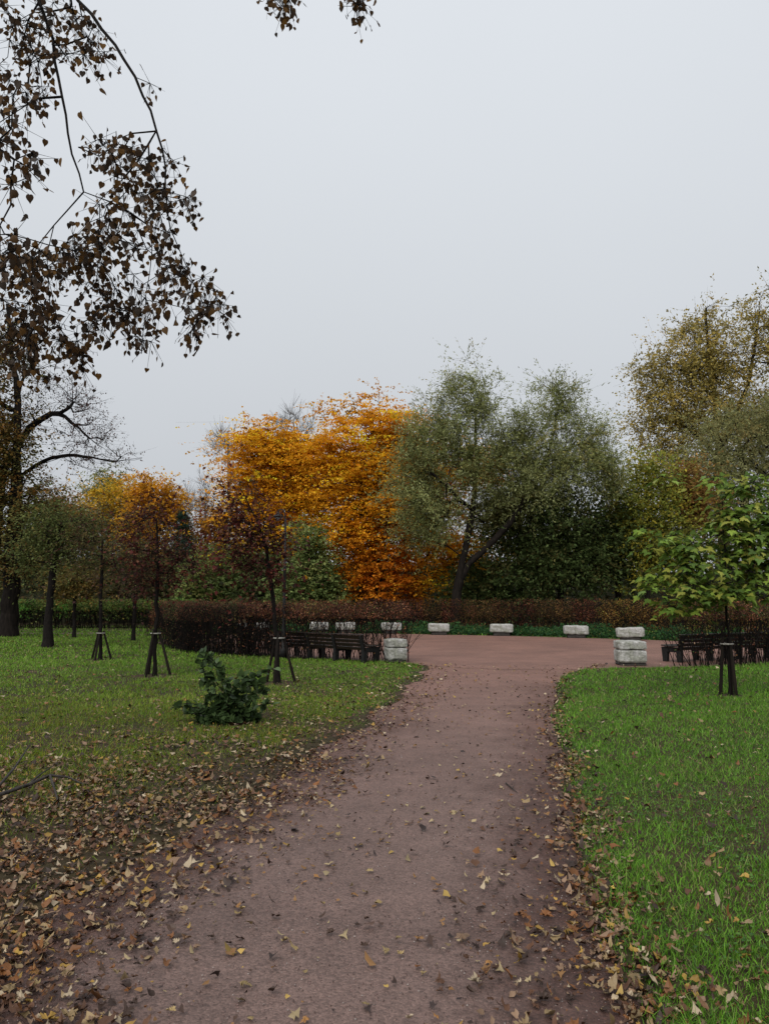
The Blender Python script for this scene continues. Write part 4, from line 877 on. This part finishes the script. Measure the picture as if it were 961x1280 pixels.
# lawn trees
def lawn_tree(name, label, px, py, pix, L_, n_, R0, per, spread, L, W, pal, group, mode='spray', lean=0.0, twigs=4, bark=None, lines=()):
    q = g(px, py); Yd = q[1]; b = np.array([q[0], q[1], -0.03]); A = ells(L_, Yd, n_, 1.5)
    return tree(name, label, 'tree', b, [[b, *tline(pix, Yd)]] + [tline(l, Yd) for l in lines], A, R0, per, spread, L, W, pal, mode, seg=0.25, tip=0.006, twigs=twigs, twig_r=0.003, group=group, bark=bark or M_TWIG), Yd, b
GRN = [(0.11, 0.135, 0.040, 4), (0.16, 0.185, 0.06, 2), (0.075, 0.095, 0.032, 3), (0.22, 0.17, 0.05, 0.9)]
MAR = [(0.060, 0.018, 0.016, 4), (0.12, 0.030, 0.022, 2.2), (0.040, 0.020, 0.018, 3), (0.22, 0.10, 0.045, 0.9), (0.08, 0.075, 0.03, 0.9)]
MIX = [(0.095, 0.052, 0.030, 3), (0.09, 0.10, 0.034, 2.6), (0.055, 0.034, 0.024, 3), (0.17, 0.13, 0.045, 1.2)]
lawn_tree('round_tree', 'round green lawn tree with thick dark leaning trunk', 60, 809, [(61, 770), (65, 730), (70, 690), (78, 650)], [(80, 655, 40, 34), (62, 675, 34, 30), (105, 670, 30, 34), (85, 690, 42, 26), (50, 650, 24, 24), (40, 690, 26, 24), (120, 650, 22, 24)], 280, 0.20, 40, (0.36, 0.36, 0.28), 0.085, 0.065, GRN, None, lines=[[(68, 705), (45, 700), (30, 698)], [(66, 715), (62, 690), (60, 660)]])
lawn_tree('small_tree', 'tiny orange green tree before the green hedge', 93, 797, [(93, 770), (94, 745), (95, 720)], [(95, 725, 26, 22), (84, 735, 18, 16), (108, 730, 18, 18)], 120, 0.09, 45, (0.26, 0.26, 0.18), 0.10, 0.075, [(0.24, 0.14, 0.035, 3), (0.14, 0.12, 0.035, 3), (0.09, 0.09, 0.03, 2)], None)
lawn_tree('small_tree', 'slim unstaked young tree between the pair of staked saplings', 167, 801, [(168, 770), (170, 730), (172, 690), (173, 650)], [(172, 690, 26, 50), (165, 655, 18, 32), (180, 660, 18, 34), (160, 720, 24, 24), (188, 720, 24, 24)], 130, 0.085, 26, (0.38, 0.38, 0.32), 0.09, 0.065, MIX, 'young trees on the lawn')
def tripod(P, rg, hz, label, rot, lr=0.07, n=3):
    e = empty('stake_tripod', (P[0], P[1], 0), label, 'tree stakes', 'wooden stake tripods round young trees')
    for k in range(n):
        a = rot + k * 2 * np.pi / n + R.normal(0, 0.08); c, s = math.cos(a), math.sin(a)
        p0 = np.array([[c * rg, s * rg, -0.02]]); p1 = np.array([[c * lr, s * lr, hz + R.normal(0, 0.02)]])
        V, F = prisms(p0, p1, 0.030, 0.025, sides=8); V2 = np.concatenate([V, p1 + [[0, 0, 0.008]]]); cap = np.stack([np.arange(8) + 8, (np.arange(8) + 1) % 8 + 8, np.full(8, 16)], 1)
        link('stake', mesh_np('stake', V2, [F, cap], None, True), M_STAKE, e, loc=(0, 0, 0))
    a_ = np.linspace(0, 2 * np.pi, 25)[:-1]; q_ = (rg + 0.14) * (0.8 + 0.5 * vnoise(a_ * 2 + P[0], a_ * 0, 0.6, 3)); V = np.concatenate([[[P[0], P[1], 0.006]], np.stack([P[0] + np.cos(a_) * q_ * 1.2, P[1] + np.sin(a_) * q_, 0 * a_ + 0.004], 1)])
    link('soil_patch', mesh_np('soil_patch', V, np.stack([np.zeros(24, int), 1 + np.arange(24), 1 + (np.arange(24) + 1) % 24], 1), None, True), M_SOIL, kind='structure')
    th = np.linspace(0, 2 * np.pi, 13); rr_ = lr + 0.034
    ring = np.stack([np.cos(th) * rr_, np.sin(th) * rr_, 0 * th + hz - 0.09], 1); V, F = prisms(ring[:-1], ring[1:], 0.014, 0.014, sides=5)
    link('tie_band', mesh_np('tie_band', V, F, None, True), M_TIE, e, loc=(0, 0, 0))
    return e
SG = 'young trees on the lawn'
_, Yd, b = lawn_tree('young_tree', 'staked maroon and green sapling nearest the round green tree', 125, 825, [(126, 790), (127, 750), (128, 705), (127, 660)], [(126, 690, 34, 44), (118, 660, 24, 34), (140, 705, 30, 34), (105, 700, 22, 28), (128, 640, 18, 24), (100, 670, 26, 30), (155, 690, 26, 40)], 110, 0.05, 24, (0.31, 0.27, 0.24), 0.07, 0.05, MIX, SG)
tripod(b, 0.30, 0.80, 'dark stake tripod round the maroon and green sapling', 0.5)
_, Yd, b = lawn_tree('young_tree', 'staked dark maroon sapling standing nearer the dense hedge end', 193, 845, [(194, 800), (196, 750), (198, 700), (196, 650)], [(196, 685, 36, 46), (185, 645, 24, 30), (215, 690, 28, 36), (172, 690, 22, 30), (205, 650, 20, 26), (196, 625, 16, 18), (165, 660, 24, 34), (228, 700, 26, 36), (180, 720, 34, 22)], 105, 0.045, 24, (0.29, 0.29, 0.27), 0.08, 0.06, MAR, SG)
tripod(b, 0.34, 0.98, 'dark stake tripod round the dark maroon sapling by the hedge end', 0.2)
q = g(347, 853)
_, Yd, b = lawn_tree('young_tree', 'leaning maroon sapling beside the lamp post and the leafy shrub', 348, 854, [(346, 820), (344, 780), (340, 735), (332, 690), (320, 645), (300, 610)], [(322, 670, 32, 40), (298, 640, 28, 30), (315, 710, 36, 30), (285, 610, 14, 18), (340, 660, 22, 30), (300, 690, 28, 26), (325, 630, 22, 20), (285, 660, 28, 40), (350, 690, 24, 34), (340, 720, 28, 24)], 120, 0.042, 24, (0.24, 0.24, 0.22), 0.085, 0.065, MAR + [(0.12, 0.03, 0.028, 1.5)], SG)
tripod(b, 0.33, 0.95, 'dark stake tripod beside the leafy shrub, under the leaning sapling', 0.35)

# ------------------------------------------------------------------ green maple sapling with large leaves
q = g(911, 870); Y = q[1]; b = np.array([q[0], q[1], -0.03])
sap = empty('maple_sapling', (b[0], b[1], 0), 'green maple sapling with big pointed leaves tied between three stakes', 'tree', SG)
A = ells([(905, 640, 40, 52, 0.8), (870, 690, 58, 52, 0.9), (930, 690, 55, 60, 0.9), (895, 735, 66, 30, 0.9), (835, 748, 30, 20, 0.8), (825, 715, 22, 40, 0.6), (945, 725, 40, 32, 0.8), (830, 600, 8, 10), (960, 640, 40, 50), (895, 598, 20, 18), (985, 700, 40, 60), (815, 690, 16, 20, 0.6), (940, 610, 26, 26, 0.7), (955, 660, 44, 50, 0.8), (925, 610, 34, 24, 0.7), (835, 680, 30, 26, 0.7), (850, 735, 44, 30, 0.8)], Y, 210, 1.6)
P, D, par, r, tips = grow([[b, *tline([(910, 820), (908, 770), (906, 720), (904, 660), (900, 600)], Y)]], A, 0.024, 0.004, 0.2, 0.10)
bag = tube_bag(P, D, par, r)
C = P[tips]; per = 13; n = len(C) * per; ci = np.repeat(np.arange(len(C)), per); off = R.normal(size=(n, 3)) * np.array([0.17, 0.17, 0.045]); LP = C[ci] + off; LP[:, 2] -= 0.35 * np.linalg.norm(off[:, :2], axis=1)
bag.add(*prisms(C[ci], LP, 0.003, 0.0015, sides=3))
link('trunk', bag.mesh('trunk', True), M_TWIG, sap)
d = np.c_[unit(off[:, :2] + R.normal(0, 0.05, (n, 2))), R.normal(-0.45, 0.22, n)]; M = frames(d, np.array([0, -0.25, 1.0]) + R.normal(0, 0.28, (n, 3))); sc = R.uniform(0.075, 0.170, n)
T_MAP = [maple(-0.25, -0.15), maple(-0.4, -0.3), maple(-0.1, 0.15)]
GL = [(0.130, 0.205, 0.030), (0.10, 0.165, 0.027), (0.175, 0.245, 0.036), (0.072, 0.125, 0.024), (0.22, 0.23, 0.04)]
depth = LP[:, 1] - sc * 2; inview = (LP[:, 0] < 0.5 * LP[:, 1]); order = np.argsort(depth + 5 * (~inview)); big = order[:290]; rest = order[290:]
leaf_objects('leaf', T_MAP, LP[big], M[big], sc[big], sap, GL, 0.42, 0.35, tag='sapling_leaf')
bag = Bag()
for k in range(3):
    s_ = rest[k::3]; bag.add(*stamp(T_MAP[k], LP[s_], M[s_], sc[s_], palette([(*c, 1) for c in GL], len(s_)) * (1 + R.normal(0, 0.15, (len(s_), 1)))))
link('foliage', bag.mesh('foliage'), M_LEAF, sap, kind='stuff')
tripod(b, 0.14, 0.95, 'dark stake tripod holding the green maple sapling', 0.9, 0.065)

# ------------------------------------------------------------------ leafy shrub on the lawn
q = g(285, 903); Y = q[1]
sh = empty('leafy_shrub', (q[0], q[1], 0), 'low dark green shrub with upright leafy shoots on the lawn', 'shrub')
tipsS = [(256, 822), (250, 850), (278, 835), (285, 850), (305, 845), (330, 840), (345, 835), (335, 862), (318, 870), (262, 870), (225, 880), (300, 880), (236, 892), (275, 880), (215, 884), (262, 845), (320, 850), (248, 828), (252, 815), (345, 880), (338, 852), (228, 900)]
LPs, Ds = [], []
for px, py in tipsS:
    t = at(px, py, Y + R.normal(0, 0.18)); t[2] = max(t[2], 0.12); s0 = np.array([q[0] + R.normal(0, 0.1), q[1] + R.normal(0, 0.08), 0.0])
    c = np.array([s0[0] + (t[0] - s0[0]) * 0.35, (s0[1] + t[1]) / 2, t[2] * 0.75 + 0.1]); u = np.linspace(0, 1, 8)[:, None]
    pl = (1 - u) ** 2 * s0 + 2 * u * (1 - u) * c + u * u * t; Dd = unit(np.gradient(pl, axis=0)); link('stem', mesh_np('stem', *prisms(pl[:-1], pl[1:], 0.006, 0.004, Dd[:-1], Dd[1:], 5), None, True), M_TWIG, sh)
    nL = 22; tt_ = R.uniform(0.22, 1.0, nL); k0 = np.minimum((tt_ * 7).astype(int), 6); base = pl[k0] + (pl[k0 + 1] - pl[k0]) * (tt_ * 7 - k0)[:, None]
    LPs.append(base); Ds.append(Dd[k0] * 0.35 + R.normal(0, 0.7, (nL, 3)))
LPs = np.concatenate(LPs); Ds = np.concatenate(Ds); n = len(LPs); LPs[:, 2] = np.maximum(LPs[:, 2], 0.05); Ds[:, 2] = np.where(LPs[:, 2] < 0.15, np.abs(Ds[:, 2]), Ds[:, 2])
M = frames(Ds, np.array([0, -0.3, 0.9]) + R.normal(0, 0.5, (n, 3))); sc = R.uniform(0.075, 0.125, n); T_SH = [heart(-0.2, 0.25), oval(-0.3, 0.3), heart(0.1, 0.2)]
SHC = [(0.040, 0.068, 0.022), (0.055, 0.090, 0.030), (0.026, 0.046, 0.016)]
pick = R.permutation(n); leaf_objects('leaf', T_SH, LPs[pick[:260]], M[pick[:260]], sc[pick[:260]], sh, SHC, 0.35, 0.2, tag='shrub_leaf')
m = 460; an = R.uniform(0, 2 * np.pi, m); rr_ = np.sqrt(R.random(m)); PB = np.stack([q[0] + np.cos(an) * rr_ * 0.42, q[1] + np.sin(an) * rr_ * 0.26, 0.03 + R.random(m) * 0.42 * (1.05 - rr_)], 1)
LP2 = np.concatenate([LPs[pick[260:]], PB]); M2 = np.concatenate([M[pick[260:]], frames(R.normal(size=(m, 3)) + [0, 0, 0.3], np.array([0, 0, 0.8]) + R.normal(0, 0.5, (m, 3)))]); s2 = np.r_[sc[pick[260:]], R.uniform(0.06, 0.11, m)]
V, F, CC = stamp(T_SH[0], LP2, M2, s2, palette([(*c, 1) for c in SHC], len(LP2))); V[:, 2] = np.maximum(V[:, 2], 0.006)
link('foliage', mesh_np('foliage', V, F, CC), M_LEAF, sh, kind='stuff')

# ------------------------------------------------------------------ linden whose branches hang into the picture
Y = 5.6; tb = np.array([-5.4, 4.2, -0.05])
lin = empty('linden_tree', (tb[0], tb[1], 0), 'overhanging linden with dark drooping branches of brown heart shaped leaves', 'tree')
fork = tb + np.array([0.1, 0.1, 5.2]); crown = tb + np.array([0.3, 0.4, 8.2])
lines = [[tb, tb + np.array([0.05, 0, 2.5]), fork, crown],
         [fork + np.array([0.1, 0.1, 1.6]), (-4.3, 5.0, 7.6), (-3.3, 5.5, 7.6), *tline([(80, -25), (112, 15), (150, 65), (178, 118), (195, 158), (205, 185), (208, 230), (213, 285)], Y)],
         [fork + np.array([0.1, 0.1, 1.0]), (-4.1, 5.1, 7.0), (-3.0, 5.5, 6.9), *tline([(58, 20), (66, 60), (80, 120), (92, 185), (105, 240)], Y)],
         tline([(105, 240), (85, 260), (62, 290), (40, 318), (10, 340), (-20, 350)], Y), tline([(105, 240), (130, 248), (165, 262), (190, 285)], Y), tline([(195, 158), (185, 185), (165, 215), (138, 242), (115, 262)], Y),
         tline([(198, 168), (170, 165), (135, 178)], Y), tline([(213, 285), (225, 315), (240, 355), (262, 380)], Y), tline([(190, 285), (188, 330), (182, 380), (178, 425)], Y), tline([(62, 290), (60, 340), (70, 395), (95, 440)], Y),
         [(-3.3, 5.4, 7.55), *tline([(200, -60, 0.2), (300, -50, 0.4), (350, -25, 0.5), (355, -4, 0.5)], Y)], [at(300, -50, Y + 0.4), *tline([(400, -60, 0.6), (440, -30, 0.7), (447, 2, 0.7)], Y)],
         [fork + np.array([0.05, 0.05, 0.6]), (-4.3, 4.6, 5.6), *tline([(-30, 170, -1.2), (20, 200, -1.2), (48, 215, -1.2)], Y)], [fork + np.array([0.05, 0.05, 0.2]), (-4.2, 4.8, 5.0), *tline([(-60, 300, -0.7), (-10, 290, -0.7), (40, 300, -0.7)], Y)]]
def blobs(lst, dep, jit_):
    out = []
    for px, py, rad_, n_ in lst:
        for _ in range(n_):
            a = R.uniform(0, 2 * np.pi); rr_ = rad_ * math.sqrt(R.random()); out.append(at(px + rr_ * math.cos(a), py + rr_ * math.sin(a), dep + R.normal(0, jit_)))
    return np.array(out)
A1 = blobs([(128, 184, 16, 5), (155, 190, 18, 7), (185, 200, 16, 6), (212, 200, 8, 3), (205, 235, 22, 9), (232, 252, 10, 4), (160, 225, 18, 6), (180, 260, 24, 10), (140, 265, 22, 8), (120, 295, 24, 9), (155, 300, 22, 8), (90, 315, 22, 10), (60, 330, 24, 12), (25, 345, 26, 12), (110, 335, 22, 9), (205, 300, 16, 6), (222, 335, 16, 8),
             (240, 350, 16, 7), (262, 372, 14, 7), (276, 388, 8, 3), (238, 392, 14, 6), (245, 415, 8, 3), (205, 368, 12, 4), (112, 400, 14, 6), (135, 388, 16, 7), (155, 395, 12, 5), (182, 385, 14, 5), (182, 425, 12, 4), (170, 350, 14, 4), (45, 375, 24, 11), (12, 390, 22, 10), (55, 410, 24, 12), (85, 432, 16, 8), (100, 452, 8, 4), (20, 430, 24, 12), (40, 450, 16, 5), (135, 355, 14, 4)], Y, 0.28)
A2 = blobs([(20, 25, 22, 7), (55, 20, 22, 8), (90, 18, 18, 6), (110, 35, 18, 6), (70, 55, 20, 5), (25, 60, 20, 5), (112, 65, 12, 4), (50, 110, 16, 4), (130, 70, 10, 2), (355, 2, 10, 4), (368, -8, 10, 3), (338, -4, 8, 3), (446, 6, 8, 4), (440, -12, 12, 4), (185, 102, 4, 1), (45, 65, 20, 5), (10, 90, 16, 3)], Y + 0.1, 0.3)
A3 = blobs([(20, 115, 22, 4), (10, 150, 14, 3), (40, 200, 16, 4), (5, 180, 14, 4), (10, 235, 8, 2), (22, 300, 16, 4), (48, 320, 14, 3), (5, 320, 14, 4)], Y - 1.2, 0.15)
k = 150; A4 = tb + np.array([0.2, 0.3, 8.0]) + unit(R.normal(size=(k, 3))) * np.array([2.2, 2.2, 2.2]) * R.random((k, 1)) ** 0.4
P, D, par, r, tips = grow(lines, np.concatenate([A1, A2, A3, A4]), 0.24, 0.0035, 0.16, 0.16, 0.4, 0.8)
_v = P - np.array([0, 0, CAM_H]); _f = _v[:, 1] * CP + _v[:, 2] * SP; _py = 640 - (-_v[:, 1] * SP + _v[:, 2] * CP) / np.maximum(_f, 0.1) * FPX
hang = np.linalg.norm(P[:, :2] - tb[:2], axis=1) > 1.7                       # outer wood is thin and whippy
r = np.where(hang, np.minimum(r, 0.0035 + 0.0125 * np.clip((330 - _py) / 330, 0, 1.2)), r)
bag = tube_bag(P, D, par, r)
C = P[tips]
def proj(Q):
    v = Q - np.array([0, 0, CAM_H]); f_ = v[:, 1] * CP + v[:, 2] * SP; u_ = -v[:, 1] * SP + v[:, 2] * CP
    return 480.5 + v[:, 0] / f_ * FPX, 640 - u_ / f_ * FPX
per = 9; n = len(C) * per; ci = np.repeat(np.arange(len(C)), per); off = R.normal(size=(n, 3)) * np.array([0.062, 0.08, 0.072]); off[:, 2] -= 0.04; LP = C[ci] + off
out_ = (np.linalg.norm(C - (tb + np.array([0.2, 0.3, 8.0])), axis=1) < 2.6)[ci]; LP[out_] += off[out_] * 2.5
bag.add(*prisms(C[ci], LP, 0.0022, 0.0010, sides=3))
pj = R.choice(len(tips), 260); dd = D[tips][pj] * R.uniform(0.03, 0.12, (260, 1)) + R.normal(0, 0.045, (260, 3)) - [0, 0, 0.05]; bag.add(*prisms(C[pj], C[pj] + dd, 0.002, 0.0008, sides=3))
link('trunk', bag.mesh('trunk', True), M_TWIG, lin)
d = np.array([0, 0, -1.0]) + R.normal(0, 0.42, (n, 3)); M = frames(d, R.normal(size=(n, 3)) + np.array([0.0, -0.5, 0.2])); sc = R.uniform(0.028, 0.060, n)
px, py = proj(LP); vis = (px > 0) & (px < 961) & (py > 0) & (py < 700); size_px = sc / np.linalg.norm(LP - [0, 0, CAM_H], axis=1) * vis
order = np.argsort(-size_px); big, rest = order[:290], order[290:]
LINC = [(0.075, 0.040, 0.016), (0.055, 0.032, 0.017), (0.038, 0.026, 0.017), (0.12, 0.062, 0.018)]
T_LI = [heart(-0.2, 0.3), heart(0.2, 0.5), heart(-0.3, -0.2)]
leaf_objects('leaf', T_LI, LP[big], M[big], sc[big], lin, LINC, 0.5, 0.3, tag='linden_leaf')
bag = Bag()
for k in range(3):
    s_ = rest[k::3]; bag.add(*stamp(T_LI[k], LP[s_], M[s_], sc[s_] * np.where(out_[s_], 1.6, 1.0), palette([(*c, 1) for c in LINC], len(s_)) * (1 + R.normal(0, 0.2, (len(s_), 1)))))
link('foliage', bag.mesh('foliage'), M_LEAF, lin, kind='stuff')
